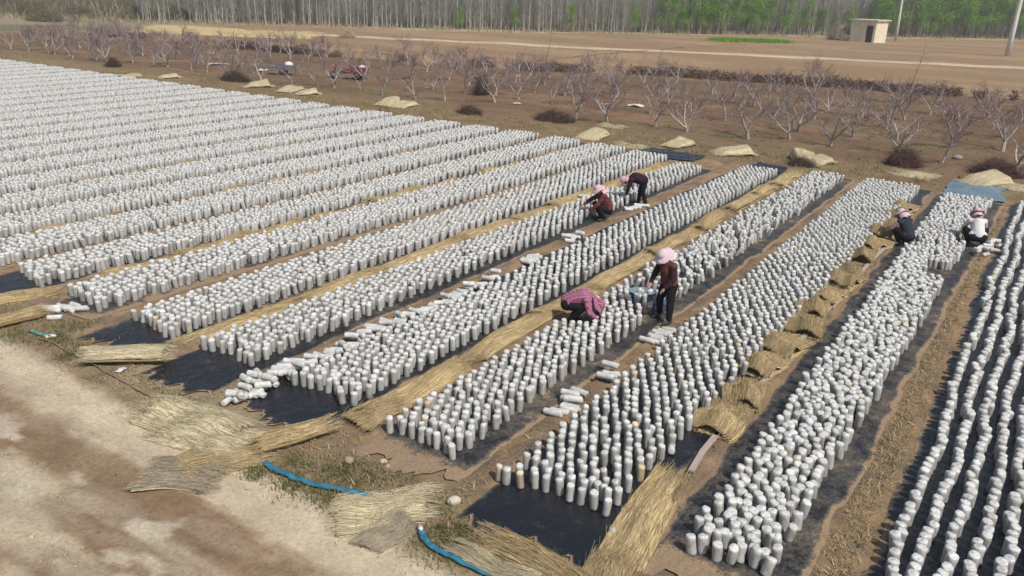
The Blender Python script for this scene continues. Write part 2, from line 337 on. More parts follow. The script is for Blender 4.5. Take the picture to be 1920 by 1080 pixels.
def build_ground():
    gx, gy = ground_xy(); X, Y = np.meshgrid(gx, gy)
    Z, bed = ground_height(X, Y); col, rough = ground_colour(X, Y)
    V = np.stack([X, Y, Z], -1).reshape(-1, 3); nx, ny = len(gx), len(gy)
    I = np.arange(nx * ny).reshape(ny, nx)
    Fq = np.stack([I[:-1, :-1], I[:-1, 1:], I[1:, 1:], I[1:, :-1]], -1)
    cy = np.broadcast_to(((gy[1:] + gy[:-1]) / 2)[:, None], Fq.shape[:2])
    isroad = (cy < 6.1) & (cy > -10)
    for nm, msk in (('dirt_road', isroad), ('ground', ~isroad)):
        f = Fq[msk]; u, inv = np.unique(f, return_inverse=True)
        me = mesh(nm, V[u], inv.reshape(-1, 4), MAT['soil'], True, {'col': col.reshape(-1, 3)[u], 'rough': rough.reshape(-1)[u]})
        tag(link(nm, me), 'pale dusty dirt road with damp brown wheel tracks' if isroad is msk else 'brown soil of the growing field and orchard', kind='structure')
build_ground()
def gz(x, y): return float(ground_height(np.array([[x]]), np.array([[y]]))[0][0, 0])
def ribbon_ground(name, label, pts, w, col, z=0.05, seed=0):
    P = []; 
    for a, b in zip(pts[:-1], pts[1:]):
        for t in np.linspace(0, 1, 40, endpoint=False): P.append(np.array(a) * (1 - t) + np.array(b) * t)
    P = np.array(P); d = np.gradient(P, axis=0); d /= np.linalg.norm(d, axis=1)[:, None]; nrm = np.stack([-d[:, 1], d[:, 0]], 1)
    V = []; cs = []; k = 7
    for j in range(k):
        t = (j / (k - 1) - 0.5) * 2
        ww = w * 0.5 * t * (0.8 + 0.5 * fbm(P[:, 0], P[:, 1] + t * 9, 0.25, 3, seed))
        q = P + nrm * ww[:, None]; zz = ground_height(q[:, 0][None], q[:, 1][None])[0][0] + z * (1 - t ** 4) - 0.02 * t ** 4
        V.append(np.column_stack([q, zz])); cs.append(np.array(col)[None] * (0.8 + 0.4 * fbm(q[:, 0], q[:, 1], 0.5, 3, seed + 3))[:, None])
    V = np.concatenate(V); n = len(P); I = np.arange(n * k).reshape(k, n)
    Fq = np.stack([I[:-1, :-1], I[1:, :-1], I[1:, 1:], I[:-1, 1:]], -1).reshape(-1, 4)
    tag(link(name, mesh(name, V, Fq[:, ::-1].copy(), MAT['soil'], True, {'col': np.concatenate(cs), 'rough': np.full(n * k, 0.6)})), label, kind='structure')
ribbon_ground('dirt_track', 'pale dirt track crossing the tilled field', [(-84, 76.5), (-77, 79.2), (-60, 85), (-40, 91.5), (-20, 98), (-5, 103), (12, 109)], 2.6, (0.46, 0.38, 0.28), 0.10, 3)
def field_patch(name, label, poly, col, z, seed):
    poly = np.array(poly, float); a, b, c, d = poly; m, k = 60, 24; V = []; cs = []
    for i in range(k):
        for j in range(m):
            u, v = j / (m - 1), i / (k - 1)
            p = (a * (1 - u) + b * u) * (1 - v) + (d * (1 - u) + c * u) * v
            V.append((p[0], p[1], 0))
    V = np.array(V); V[:, 0] += (fbm(V[:, 0], V[:, 1], 0.3, 3, seed) - 0.5) * 5; V[:, 1] += (fbm(V[:, 0], V[:, 1], 0.3, 3, seed + 1) - 0.5) * 4
    e = np.minimum.reduce([np.tile(np.arange(m), k), np.tile(m - 1 - np.arange(m), k), np.repeat(np.arange(k), m), np.repeat(k - 1 - np.arange(k), m)])
    V[:, 2] = ground_height(V[:, 0][None], V[:, 1][None])[0][0] + np.where(e > 0, z, -0.05) + fbm(V[:, 0], V[:, 1], 0.9, 3, seed + 2) * 0.12 * (e > 0)
    t = fbm(V[:, 0] * 0.25, V[:, 1] * 1.4, 0.35, 4, seed + 5)
    cs = np.array(col[0])[None] * (1 - sstep(0.5, 0.7, t))[:, None] + np.array(col[1])[None] * sstep(0.5, 0.7, t)[:, None]
    I = np.arange(m * k).reshape(k, m); Fq = np.stack([I[:-1, :-1], I[:-1, 1:], I[1:, 1:], I[1:, :-1]], -1).reshape(-1, 4)
    tag(link(name, mesh(name, V, Fq, MAT['soil'], True, {'col': cs, 'rough': np.full(len(V), 1.0)})), label, kind='structure')
field_patch('straw_field', 'yellow field spread with straw beyond the orchard', [(-99, 61), (-78, 71), (-85, 80), (-112, 73)], ((0.50, 0.40, 0.20), (0.36, 0.27, 0.14)), 0.10, 71)

# ---------------------------------------------------------------- black film under every bed
def film(b):
    yl = axis((b['fy'], min(11, b['fy'] + 4), 0.10), (min(11, b['fy'] + 4), b['y'][1] + 0.45, 0.35)); k = 34 if b['n'] < 6 else 10
    yl = yl[yl > -5]; xl, xr = bed_x(b, yl); xl = xl - b['fl']; xr = xr + b['fr']
    u = np.linspace(0, 1, k); X = xl[:, None] + (xr - xl)[:, None] * u[None]; Y = np.repeat(yl[:, None], k, 1).copy()
    ed = (fbm(X[0], X[0] * 0, 2.5, 4, 80 + b['n']) - 0.5) + 0.5 * (fbm(X[0], X[0] * 0, 9, 3, 180 + b['n']) - 0.5)
    Y += ed[None] * 1.0 * np.exp(-(Y - b['fy']) * 2.5)
    sl_ = (fbm(Y[:, :1], Y[:, :1] * 0 + b['n'], 1.3, 5, 81) - 0.5) * 0.24; sr_ = (fbm(Y[:, :1], Y[:, :1] * 0 + 9.3 * b['n'], 1.3, 5, 83) - 0.5) * 0.24; X = X - sl_ * (1 - u[None]) + sr_ * u[None]
    inner = np.minimum(1, np.minimum(u, 1 - u) * k / 2.0)[None]
    w = fbm(X * 2.2, Y, 2.6, 4, 82 + b['n']); rid = np.abs(fbm(X * 1.2 + Y * .6, Y, 1.6, 3, 90 + b['n']) - 0.5)
    Z = 0.004 + 0.030 * np.clip(w - 0.35, 0, 1) + 0.05 * np.clip(0.06 - rid, 0, 1) * 6 * inner * 0.25
    front = sstep(b['fy'] + 0.30, b['fy'], yl)[:, None]; Z = Z * (1 - front) + front * 0.012; Z = Z * inner - 0.014 * (1 - inner)
    d = np.full(X.shape, b['dirt']) + (0.10 + 0.75 * fbm(X, Y, 3.5, 3, 97)) * (1 - inner) + 0.16 * front + 0.6 * sstep(b['fy'] + 0.10, b['fy'], yl)[:, None] + 0.14 * sstep(0.5, 0.7, fbm(X, Y, 0.9, 3, 95)) * (Y > 9)
    if b['n'] in (1, 3): d += 0.55 * sstep(b['y'][0] + 0.1, b['fy'] + 0.1, Y)
    tone = np.tile(np.array([0.011, 0.012, 0.015]), (X.size, 1))
    V = np.stack([X, Y, Z], -1).reshape(-1, 3); I = np.arange(len(V)).reshape(len(yl), k)
    Fq = np.stack([I[:-1, :-1], I[:-1, 1:], I[1:, 1:], I[1:, :-1]], -1).reshape(-1, 4)
    o = link('plastic_film', mesh('plastic_film', V, Fq, MAT['film'], True, {'dirt': d.ravel(), 'tone': tone}))
    where = 'rightmost bed' if b['n'] == 0 else ordw(b['n'] + 1) + ' bed from the right'
    tag(o, 'black plastic film laid under the ' + where, 'plastic sheet', 'films under the beds')
for b in BEDS: film(b)
def loose_film(label, x0, x1, y0, y1, tone, dirt, seed, h=0.05, z0=0.02):
    k, m = 24, 20; X, Y = np.meshgrid(np.linspace(x0, x1, k), np.linspace(y0, y1, m))
    X = X + (fbm(X, Y, 1.6, 3, seed) - .5) * .4; Y = Y + (fbm(X, Y, 1.6, 3, seed + 1) - .5) * .4
    Z = ground_height(X, Y)[0]; Z = np.maximum(Z, -0.01) + z0 + h * fbm(X * 2, Y, 1.8, 4, seed + 2)
    V = np.stack([X, Y, Z], -1).reshape(-1, 3); I = np.arange(k * m).reshape(m, k)
    Fq = np.stack([I[:-1, :-1], I[:-1, 1:], I[1:, 1:], I[1:, :-1]], -1).reshape(-1, 4)
    tag(link('plastic_film', mesh('plastic_film', V, Fq, MAT['film'], True, {'dirt': np.full(len(V), dirt), 'tone': np.tile(np.array(tone), (len(V), 1))})), label, 'plastic sheet')
loose_film('faded blue plastic sheet at the far end of the second bed from the right', -3.2, -1.3, 31.6, 34.4, (0.13, 0.20, 0.25), -0.2, 301)
loose_film('black plastic sheet past the far end of the fifth bed from the right', -10.1, -8.7, 31.3, 32.6, (0.012, 0.015, 0.022), -0.2, 303)
loose_film('black plastic sheet spread past the far end of the seventh bed from the right', -14.8, -12.2, 31.0, 32.7, (0.013, 0.018, 0.025), -0.2, 305)

# ---------------------------------------------------------------- grow bags
TINTS = [(0.79 * c[0], 0.80 * c[1], 0.81 * c[2]) for c in [(0.72, 0.715, 0.695), (0.68, 0.675, 0.655), (0.75, 0.745, 0.73), (0.63, 0.625, 0.60), (0.70, 0.69, 0.66), (0.74, 0.74, 0.735), (0.65, 0.63, 0.59), (0.71, 0.71, 0.695)]]
def cap_white_side_shade(V): return (0.76 + 0.32 * sstep(0.82, 0.97, V[:, 2]))[:, None]      # gathered top plastic whiter than the filled side, plus side shade painted into tint
TAN = [(0.55, 0.46, 0.31), (0.60, 0.50, 0.38), (0.63, 0.56, 0.45)]
def bag_arrays(seg, lod, seed):
    """unit bag, radius 1 and height 1: filled cylinder with rounded foot and puckered, tied top"""
    g = np.random.default_rng(seed)
    prof = {0: [(0.80, 0.0), (0.96, 0.025), (1.0, 0.12), (1.0, 0.45), (1.02, 0.75), (1.0, 0.91), (0.94, 0.965), (0.72, 0.985), (0.36, 0.985), (0.20, 1.01)],
            1: [(0.92, 0.0), (1.0, 0.10), (1.0, 0.80), (0.97, 0.94), (0.70, 0.99), (0.22, 1.0)], 2: [(0.96, 0.0), (1.0, 0.86), (0.66, 0.99)]}[lod]
    a = np.arange(seg) * 2 * pi / seg; V = []
    bend = g.normal(0, 0.10, 2); p1, p2 = g.uniform(0, 6.28, 2); bulge = g.uniform(0.2, 0.8)
    for i, (r, z) in enumerate(prof):
        w = 1 + 0.035 * np.sin(2 * a + p1) + 0.025 * np.sin(3 * a + p2 + z * 3) + 0.05 * math.sin(z * 3.0 + p2) * (bulge - 0.3)
        zz = z + (g.normal(0, 0.012, seg) if z > 0.85 else 0) + (0.03 * np.sin(a + p1) if z > 0.9 else 0)
        rr = r * w * (1 + (g.normal(0, 0.045, seg) if z > 0.8 else g.normal(0, 0.022, seg)))
        V.append(np.stack([rr * np.cos(a) + bend[0] * math.sin(z * 2.6), rr * np.sin(a) + bend[1] * math.sin(z * 2.6), np.ones(seg) * zz], -1))
    V = np.concatenate(V); n = len(prof); F = []
    for i in range(n - 1):
        for k in range(seg): F.append((i * seg + k, i * seg + (k + 1) % seg, (i + 1) * seg + (k + 1) % seg, (i + 1) * seg + k))
    top = np.array([V[-seg:].mean(0) + np.array([0, 0, -0.012 if lod < 2 else 0.03])]); V = np.concatenate([V, top]); t = len(V) - 1
    for k in range(0, seg, 2): F.append(((n - 1) * seg + k, (n - 1) * seg + (k + 1) % seg, (n - 1) * seg + (k + 2) % seg, t))
    if lod == 0:                                             # closed foot, seen on bags that lie down
        V = np.concatenate([V, np.array([[bend[0] * 0, bend[1] * 0, 0.01]])]); t = len(V) - 1
        for k in range(0, seg, 2): F.append((t, (k + 2) % seg, (k + 1) % seg, k))
    return V, np.array(F, np.int64)
PEOPLE = dict(stander=at(1247, 601), bender=at(1080, 607), reacher=at(1130, 413), stooper=at(1200, 384), vest=at(1692, 460), white=at(1826, 463))
KEEP = [(PEOPLE['stander'], 0.46), (PEOPLE['bender'], 0.42), (PEOPLE['reacher'], 0.50), (PEOPLE['stooper'], 0.42), (PEOPLE['vest'], 0.5), (PEOPLE['white'], 0.55), (at(1235, 580), 0.3), (at(1205, 552), 0.35), (at(1165, 358), 0.5)]
bags = []                                                   # x, y, radius, height, tilt x, tilt y, bed, tan?, row, place in row
g = np.random.default_rng(11)
for b in BEDS:
    y = b['y'][0]; row = 0
    while y < b['y'][1]:
        xl, xr = bed_x(b, np.array(y)); xl = float(xl) + 0.06; xr = float(xr) - 0.06; sx = b['sx']; tilt = b['tilt']; jit = b['j']
        if b['n'] == 1 and y > 22.5: sx = 0.185
        if b['n'] == 3 and y > 15.3: jit = 0.05; tilt = 12
        nx = max(1, int(round((xr - xl) / sx))); off = 0.0 if (b.get('rows') or row % 2 == 0) else 0.5
        for i in range(nx + (0 if off else 1)):
            u = (i + off) / nx; x = xl + (xr - xl) * u; yy = y
            if b.get('rows'):
                x = xl + i * sx + 0.040 * math.sin(y * 1.1 + i * 0.5) + 0.022 * math.sin(y * 3.7 + i * 2.1); yy = y + (i * 0.37 % 1) * b['sy']
            front = (g.uniform(-0.05, 0.05) + 0.10 * math.sin(x * 3 + b['n'])) if row < 2 else 0
            x += g.normal(0, jit); yy += g.normal(0, jit) + front
            if g.random() < 0.015: continue
            if b['n'] == 2 and u < 0.25 and 18 < y < 18.01: continue
            if any((x - p.x) ** 2 + (yy - p.y) ** 2 < q * q for p, q in KEEP): continue
            if b['n'] == 1 and 20.9 < y < 22.3 and u > 0.62: continue
            if not in_view(x, yy): continue
            s = g.normal(1, 0.045); hh = g.normal(1, 0.05)
            tan = g.random() < (0.05 if (b['n'] == 2 and y < 9.6) else 0.008 if b['n'] in (1, 2) else 0.003)
            bags.append((x, yy, b['r'] * s, b['h'] * hh, math.radians(g.normal(0, tilt)), math.radians(g.normal(-2 if b['n'] in (1, 3) else 0, tilt)), b['n'], tan, row, i))
        y += b['sy']; row += 1
bags.append((-5.44, 7.93, 0.05, 0.25, 0, 0, 2, True, -1, 0))
pp = project(np.array([(q[0], q[1], 0.13) for q in bags]))
vis = (pp[:, 0] > -8) & (pp[:, 0] < 1928) & (pp[:, 1] > 0) & (pp[:, 1] < 1092)
order = np.argsort(np.where(vis, pp[:, 2], 1e6)); single = set(order[:125].tolist())
HI = []
for k in range(14):
    V, F = bag_arrays(14, 0, 500 + k); c = TAN[k - 11] if k >= 11 else TINTS[k % 8]
    HI.append((V, F, c, {}))
def hi_mesh(k, r, h, lying=False):
    V, F, c, cache = HI[k]; key = (round(r, 3), round(h, 2), lying)
    if key not in cache: cache[key] = mesh('grow_bag', V * np.array([key[0], key[0], key[1]]), F, MAT['bag'], True, {'tint': np.tile(np.array(c), (len(V), 1)) * (1.06 if lying else cap_white_side_shade(V))})
    return cache[key]
BEDW = {0: 'the rightmost bed', 1: 'second bed from right', 2: 'third bed from right', 3: 'fourth bed from right'}
rows0 = {n: min(bags[i][8] for i in single if bags[i][6] == n and bags[i][8] >= 0) for n in range(4) if any(bags[i][6] == n and bags[i][8] >= 0 for i in single)}
seen = {}
for i in sorted(single, key=lambda i: (bags[i][6], bags[i][9] if bags[i][6] == 0 else bags[i][8], bags[i][8] if bags[i][6] == 0 else bags[i][0])):
    x, y, r, h, tx, ty, n, tan, row, col = bags[i]
    o = link('grow_bag', hi_mesh(11 + i % 3 if tan else i % 11, r, h), None, (x, y, 0.012)); o.rotation_euler = (tx, ty, (i * 2.399) % 6.283)
    tone = 'stained tan' if tan else 'white'
    if row < 0: lab = 'stained tan grow bag standing alone at the near left corner of third bed'
    elif n == 0:
        k = seen[(n, col)] = seen.get((n, col), 0) + 1; lab = '%s grow bag, %s from near end in %s line of the rightmost bed' % (tone, ordw(k), ordw(col + 1))
    else:
        k = seen[(n, row)] = seen.get((n, row), 0) + 1; lab = '%s grow bag, %s from left in %s row of %s' % (tone, ordw(k), ordw(row - rows0[n] + 1), BEDW[n])
    tag(o, lab, 'grow bag', 'nearest upright grow bags in bed %d' % n)
def merge_bags():
    lods = {1: [bag_arrays(10, 1, 600 + k) for k in range(8)], 2: [bag_arrays(6, 2, 700 + k) for k in range(8)]}
    Vs = []; Fs = []; Ts = []; base = 0; gg = np.random.default_rng(5)
    idx = np.array([i for i in range(len(bags)) if i not in single]); B = np.array([bags[i][:6] for i in idx]); tn = np.array([bags[i][7] for i in idx], bool)
    D = pp[idx, 2]; var = gg.integers(0, 8, len(idx))
    for lod in (1, 2):
        sel = D < 21 if lod == 1 else D >= 21
        for k in range(8):
            m = np.where(sel & (var == k))[0]
            if not len(m): continue
            V, F = lods[lod][k]; P = B[m]; n = len(m)
            a = gg.uniform(0, 6.28, n); ca, sa = np.cos(a)[:, None], np.sin(a)[:, None]
            vx = V[None, :, 0] * P[:, 2:3]; vy = V[None, :, 1] * P[:, 2:3]; vz = V[None, :, 2] * P[:, 3:4]
            rx = vx * ca - vy * sa; ry = vx * sa + vy * ca
            x = rx + vz * np.sin(P[:, 5:6]); y = ry - vz * np.sin(P[:, 4:5]); z = vz * np.cos(P[:, 4:5]) + 0.012
            Vs.append(np.stack([x + P[:, 0:1], y + P[:, 1:2], z], -1).reshape(-1, 3))
            Fs.append((F[None] + (np.arange(n) * len(V))[:, None, None]).reshape(-1, 4) + base); base += n * len(V)
            t = np.array(TINTS)[gg.integers(0, 8, n)]; t[tn[m]] = np.array(TAN)[gg.integers(0, 3, tn[m].sum())]
            Ts.append((np.repeat(t * gg.normal(1, 0.045, (n, 1)), len(V), 0).reshape(n, len(V), 3) * cap_white_side_shade(V)[None]).reshape(-1, 3))
    o = link('grow_bag_rows', mesh('grow_bag_rows', np.concatenate(Vs), np.concatenate(Fs), MAT['bag'], True, {'tint': np.concatenate(Ts)}))
    tag(o, 'thousands of white upright grow bags filling the long beds', 'grow bags', kind='stuff')
merge_bags()
# bags lying on their side: pixel path on the ground, how many, spread in metres, direction of their axis, layers
LB = [HI[k] for k in range(11)]
def lying(label, group, pts, n, spread, ang, jit, stack=0.0, r=0.056, h=0.27):
    P = [at(*p) for p in pts]; L = [0]
    for a, b in zip(P[:-1], P[1:]): L.append(L[-1] + (b - a).length)
    for i in range(n):
        t = L[-1] * (i + random.uniform(0.1, 0.9)) / n
        for k in range(len(P) - 1):
            if t <= L[k + 1]: break
        u = (t - L[k]) / max(1e-6, L[k + 1] - L[k]); p = P[k].lerp(P[k + 1], u); d = (P[k + 1] - P[k]).normalized(); q = Vector((-d.y, d.x, 0))
        p = p + q * random.uniform(-spread, spread)
        z = r + 0.014 + (random.random() < stack) * r * 1.7
        a = math.radians(ang + random.gauss(0, jit))
        T = Matrix.Translation((p.x, p.y, z)) @ Matrix.Rotation(a, 4, 'Z') @ Matrix.Rotation(pi / 2 + random.gauss(0, 0.05), 4, 'Y') @ Matrix.Rotation(random.uniform(0, 6), 4, 'Z') @ Matrix.Translation((0, 0, -h / 2))
        o = link('grow_bag', hi_mesh(random.randrange(11), r, h, True)); o.matrix_world = T
        tag(o, label if n == 1 or 'heap ' in label else label.replace('white grow bag', 'white grow bag, %s of %s,' % (ordw(i + 1), NUM[n])), 'grow bag', group)
NUM = {5: 'five', 7: 'seven', 8: 'eight', 9: 'nine', 10: 'ten', 16: 'sixteen', 20: 'twenty', 34: 'thirty-four', 24: 'twenty-four'}
G1 = 'bags lying in the heap by the road'
lying('white grow bag lying in the heap at the road end of fifth bed from right', G1, [(425, 752), (500, 742)], 9, 0.16, 60, 45, 0.25)
lying('white grow bag lying in the heap at the road end of fifth bed from right', G1, [(470, 732), (575, 690)], 24, 0.20, 5, 30, 0.5)
lying('white grow bag lying left of the near half of fifth bed', 'bags lying along the fifth bed', [(580, 690), (660, 650), (720, 618), (800, 588)], 34, 0.10, 8, 18, 0.35)
lying('white grow bag lying farther along the left of fifth bed', 'bags lying along the fifth bed', [(800, 588), (860, 558), (935, 520)], 20, 0.09, 8, 22, 0.25)
lying('white grow bag in the cluster lying midway along fifth bed', 'cluster lying midway', [(985, 497), (1010, 485)], 10, 0.12, 10, 15, 0.3)
lying('white grow bag in the far cluster lying beside fifth bed', 'far cluster lying', [(1062, 455), (1085, 445)], 8, 0.12, 10, 15, 0.3)
lying('white grow bag in the lower pile left of third bed', 'lower pile left of third bed', [(1045, 785), (1090, 745)], 9, 0.10, 5, 10, 0.3, h=0.32)
lying('white grow bag in the middle pile left of third bed', 'middle pile left of third bed', [(1125, 718), (1150, 700)], 5, 0.10, 5, 10, 0.2, h=0.32)
lying('white grow bag in the upper pile below the standing woman', 'upper pile left of third bed', [(1215, 648), (1250, 622)], 8, 0.12, 5, 8, 0.3, h=0.32)
lying('single white grow bag toppled on the film right of third bed from right', 'toppled bag', [(1257, 848), (1258, 846)], 1, 0.01, 115, 2, 0)
lying('white grow bag scattered at the far left near the road', 'scattered bags far left', [(80, 588), (155, 583)], 8, 0.16, 20, 25, 0.1, h=0.34)
lying('white grow bag dropped on the verge at far left below the others', 'dropped bags far left', [(98, 602), (105, 600)], 1, 0.05, 60, 15, 0)
lying('white grow bag beside the woman in the white jacket', 'bags beside white jacket', [(1838, 482), (1868, 462)], 16, 0.20, 40, 50, 0.4)
lying('white grow bag at the feet of the woman bent double', 'bags at feet of bent woman', [(1178, 398), (1205, 388)], 7, 0.14, 25, 20, 0.2)
lying('white grow bag strewn behind the crouching woman', 'bags behind crouching woman', [(1090, 385), (1110, 372)], 8, 0.18, 60, 50, 0.3)
lying('white grow bag strewn behind the woman bent double', 'bags behind bent woman', [(1215, 342), (1255, 322)], 10, 0.12, 60, 50, 0.2)

# ---------------------------------------------------------------- straw mats
STRAW = [(0.46, 0.355, 0.19), (0.39, 0.295, 0.155), (0.47, 0.37, 0.225), (0.27, 0.20, 0.11), (0.44, 0.325, 0.175)]
PALE = [(0.51, 0.44, 0.285), (0.44, 0.375, 0.24), (0.56, 0.49, 0.34)]
OLD = [(0.34, 0.29, 0.21), (0.40, 0.34, 0.25), (0.30, 0.25, 0.18)]
def mat_shape(kind, L, W, h, seed):
    """returns f(u across 0..1, v along 0..1, layer) -> xyz of the mat, straws running along v"""
    g = np.random.default_rng(seed); ph = g.uniform(0, 6.28, 6)
    def f(u, v, layer=0):
        u = np.asarray(u, float); v = np.asarray(v, float)
        sk = 0.05 * np.sin(v * 3 + ph[0]); x = (u - 0.5) * W * (1 + 0.06 * np.sin(v * 5 + ph[1])) + sk; y = (v - 0.5) * L + 0.05 * L * np.sin(u * 4 + ph[2]) * (0.4 if kind != 'flat' else 0.6)
        wv = 0.5 + 0.5 * np.sin(v * 7 + ph[3] + u * 1.5)
        if kind == 'flat': z = 0.035 + h * wv * np.sin(np.clip(u, 0, 1) * pi) + 0.015 * np.sin(u * 9 + ph[4])
        elif kind == 'fold':                                             # folded over, open end toward -y
            arch = h * (0.50 + 0.50 * sstep(-0.05, 0.22, v)) * (1 - 0.75 * sstep(0.2, 1.0, v)) * (0.45 + 0.40 * np.sin(np.clip(u, 0.02, 0.98) * pi) + 0.22 * np.sin(u * 9 + ph[5]) * (1 - v))
            z = (0.05 + arch + 0.03 * np.sin(v * 9 + ph[4])) if layer == 0 else 0.03 + 0.01 * np.sin(u * 8)
            if layer: y = y - 0.06 * L
        elif kind == 'roll':                                             # bundle rolled up, long axis along v
            a = u * 2 * pi * 0.98; rr = W * 0.5 * (1 + 0.08 * np.sin(3 * a + ph[0]) + 0.06 * np.sin(v * 8 + ph[1])); x = rr * np.cos(a); z = 0.02 + h * 0.5 + h * 0.5 * np.sin(a) * (1 + 0.1 * np.sin(v * 6 + ph[2])); y = (v - 0.5) * L
        elif kind == 'prop':                                             # thrown over a low heap, sloping toward -y
            z = 0.04 + h * sstep(-0.02, 0.22, v) * sstep(1.01, 0.84, v) * (0.35 + 0.65 * v) * (0.25 + 0.75 * sstep(-0.02, 0.14, u) * sstep(1.02, 0.86, u)) * (1 + 0.18 * np.sin(u * 5 + ph[5])) + 0.014 * np.sin(v * 9 + ph[3])
        return np.stack([x, y, z + np.zeros_like(x)], -1)
    return f
def mat_mesh(kind, L, W, h, cols, seed, nst=260):
    g = np.random.default_rng(seed); f = mat_shape(kind, L, W, h, seed)
    nu, nv = (84, 16) if kind != 'roll' else (48, 14); layers = []
    for layer in ((0, 1) if kind == 'fold' else (0,)):
        Vs = []; Fs = []; Cs = []; base = 0
        ragged0 = g.normal(0, 0.018, nu); ragged1 = g.normal(0, 0.018, nu); groove = g.normal(0, 0.004, nu); tone = g.normal(1, 0.13, nu)
        for side in (0, 1):
            U = np.repeat(np.linspace(0, 1, nu)[None], nv, 0); Vv = np.repeat(np.linspace(0, 1, nv)[:, None], nu, 1)
            Vv = Vv * (1 + ragged1[None] - ragged0[None]) + ragged0[None]
            P = f(U, Vv, layer); P[..., 2] += groove[None] + g.normal(0, 0.003, P.shape[:2]) - (0.030 if side else 0)
            if kind == 'roll' and side: P[..., 0] *= 0.8; P[..., 2] = 0.02 + (P[..., 2] - 0.02) * 0.85 + 0.02
            Vs.append(P.reshape(-1, 3)); I = np.arange(nu * nv).reshape(nv, nu) + base
            q = np.stack([I[:-1, :-1], I[:-1, 1:], I[1:, 1:], I[1:, :-1]], -1).reshape(-1, 4); Fs.append(q if not side else q[:, ::-1]); base += nu * nv
            Cs.append((np.array(cols[0])[None, None] * (tone[None, :, None] + g.normal(0, 0.12, (nv, nu, 1)))).reshape(-1, 3))
        a = base - 2 * nu * nv; Ia = np.arange(nu * nv).reshape(nv, nu) + a; Ib = Ia + nu * nv          # close the rim
        for e in (np.stack([Ia[0], Ib[0]]), np.stack([Ia[-1], Ib[-1]]), np.stack([Ia[:, 0], Ib[:, 0]]), np.stack([Ia[:, -1], Ib[:, -1]])):
            Fs.append(np.stack([e[0, :-1], e[0, 1:], e[1, 1:], e[1, :-1]], -1))
        layers.append(mesh('mat_body', np.concatenate(Vs), np.concatenate(Fs), MAT['straw'], True, {'col': np.clip(np.concatenate(Cs), 0.02, 1)}))
    # loose straws on the surface and fraying over both ends
    V = []; F = []; cc = []
    for i in range(nst):
        u = g.uniform(0, 1); v0 = g.uniform(-0.10, 0.9) if i % 3 else (g.uniform(-0.14, -0.02) if i % 2 else g.uniform(0.85, 1.0)); l = g.uniform(0.12, 0.32) / L; du = g.normal(0, 0.05)
        ts = np.linspace(0, 1, 4); P = f(u + du * ts, v0 + l * ts, 0); P[:, 2] += g.uniform(0.004, 0.022) + g.uniform(-0.01, 0.03) * ts; P[:, 2] = np.maximum(P[:, 2], 0.01)
        w = g.uniform(0.0012, 0.0028); b0 = len(V); c = np.array(cols[g.integers(0, len(cols))]) * g.uniform(0.75, 1.3)
        for p in P: V += [p + (-w, 0, 0), p + (0, 0, w), p + (w, 0, 0)]; cc += [c] * 3
        for k in range(3):
            for j in range(3): F.append((b0 + k * 3 + j, b0 + k * 3 + (j + 1) % 3, b0 + k * 3 + 3 + (j + 1) % 3, b0 + k * 3 + 3 + j))
    st = mesh('loose_straw', np.array(V), np.array(F), MAT['strands'], False, {'col': np.clip(np.array(cc), 0.02, 1)})
    # the stitched twine lines across the straws
    mb = MB()
    for v in (0.22, 0.5, 0.78):
        P = f(np.linspace(0.02, 0.98, 18), np.full(18, v), 0); P[:, 2] += 0.012
        mb.tube(P.tolist(), 0.003, 3, tuple(np.array(cols[0]) * 0.75))
    return layers, st, mb.me('twine', MAT['strands'])
_mats = {}
def straw_mat(label, loc, rz, kind='flat', L=1.6, W=0.8, h=0.06, cols='STRAW', var=0, group=None, name='straw_mat', z=None, tilt=0):
    key = (kind, round(L, 1), round(W, 1), round(h, 2), cols, var)
    if key not in _mats: _mats[key] = mat_mesh(kind, key[1], key[2], key[3], {'STRAW': STRAW, 'PALE': PALE, 'OLD': OLD}[cols], 900 + len(_mats) * 7, 850)
    b, s, t = _mats[key]
    p = Vector(loc); p.z = max(gz(p.x, p.y), -0.005) if z is None else z
    r = thing(name, label, 'straw mat', p, rz, group); r.rotation_euler = (tilt, 0, rz)
    link('mat_body' if len(b) == 1 else 'upper_layer', b[0], r); link('loose_straw', s, r)['kind'] = 'stuff'; link('twine', t, r)['kind'] = 'stuff'
    if len(b) > 1: link('lower_layer', b[1], r)
    return r
# folded mats in a line on the path between second and third bed from the right
ys = [11.35, 12.4, 13.75, 14.75, 16.1, 17.2, 18.25, 19.5, 20.4, 21.9, 23.3, 24.5, 25.7, 27.0, 28.3]
for k, y in enumerate(ys):
    straw_mat('folded straw mat, %s from the road on path between second and third beds' % ordw(k + 1), (-3.40 - 0.012 * y + 0.06 * math.sin(k * 2.1), y, 0), 0.25 * math.sin(k * 1.7), 'fold', 0.8 + 0.1 * (k % 3 == 0), 0.7 - 0.1 * (k % 4 in (1, 2)), 0.30 + 0.08 * (k % 2), 'STRAW', k % 4, 'folded mats on the path')
straw_mat('long flat straw mat lying on the path at the road end beside third bed', (-3.37, 8.32, 0), 0.10, 'flat', 2.4, 0.6, 0.05, 'STRAW', 0)
straw_mat('short straw mat under the near end of the long path mat', (-3.22, 6.85, 0), 0.15, 'flat', 0.9, 0.6, 0.05, 'STRAW', 1)
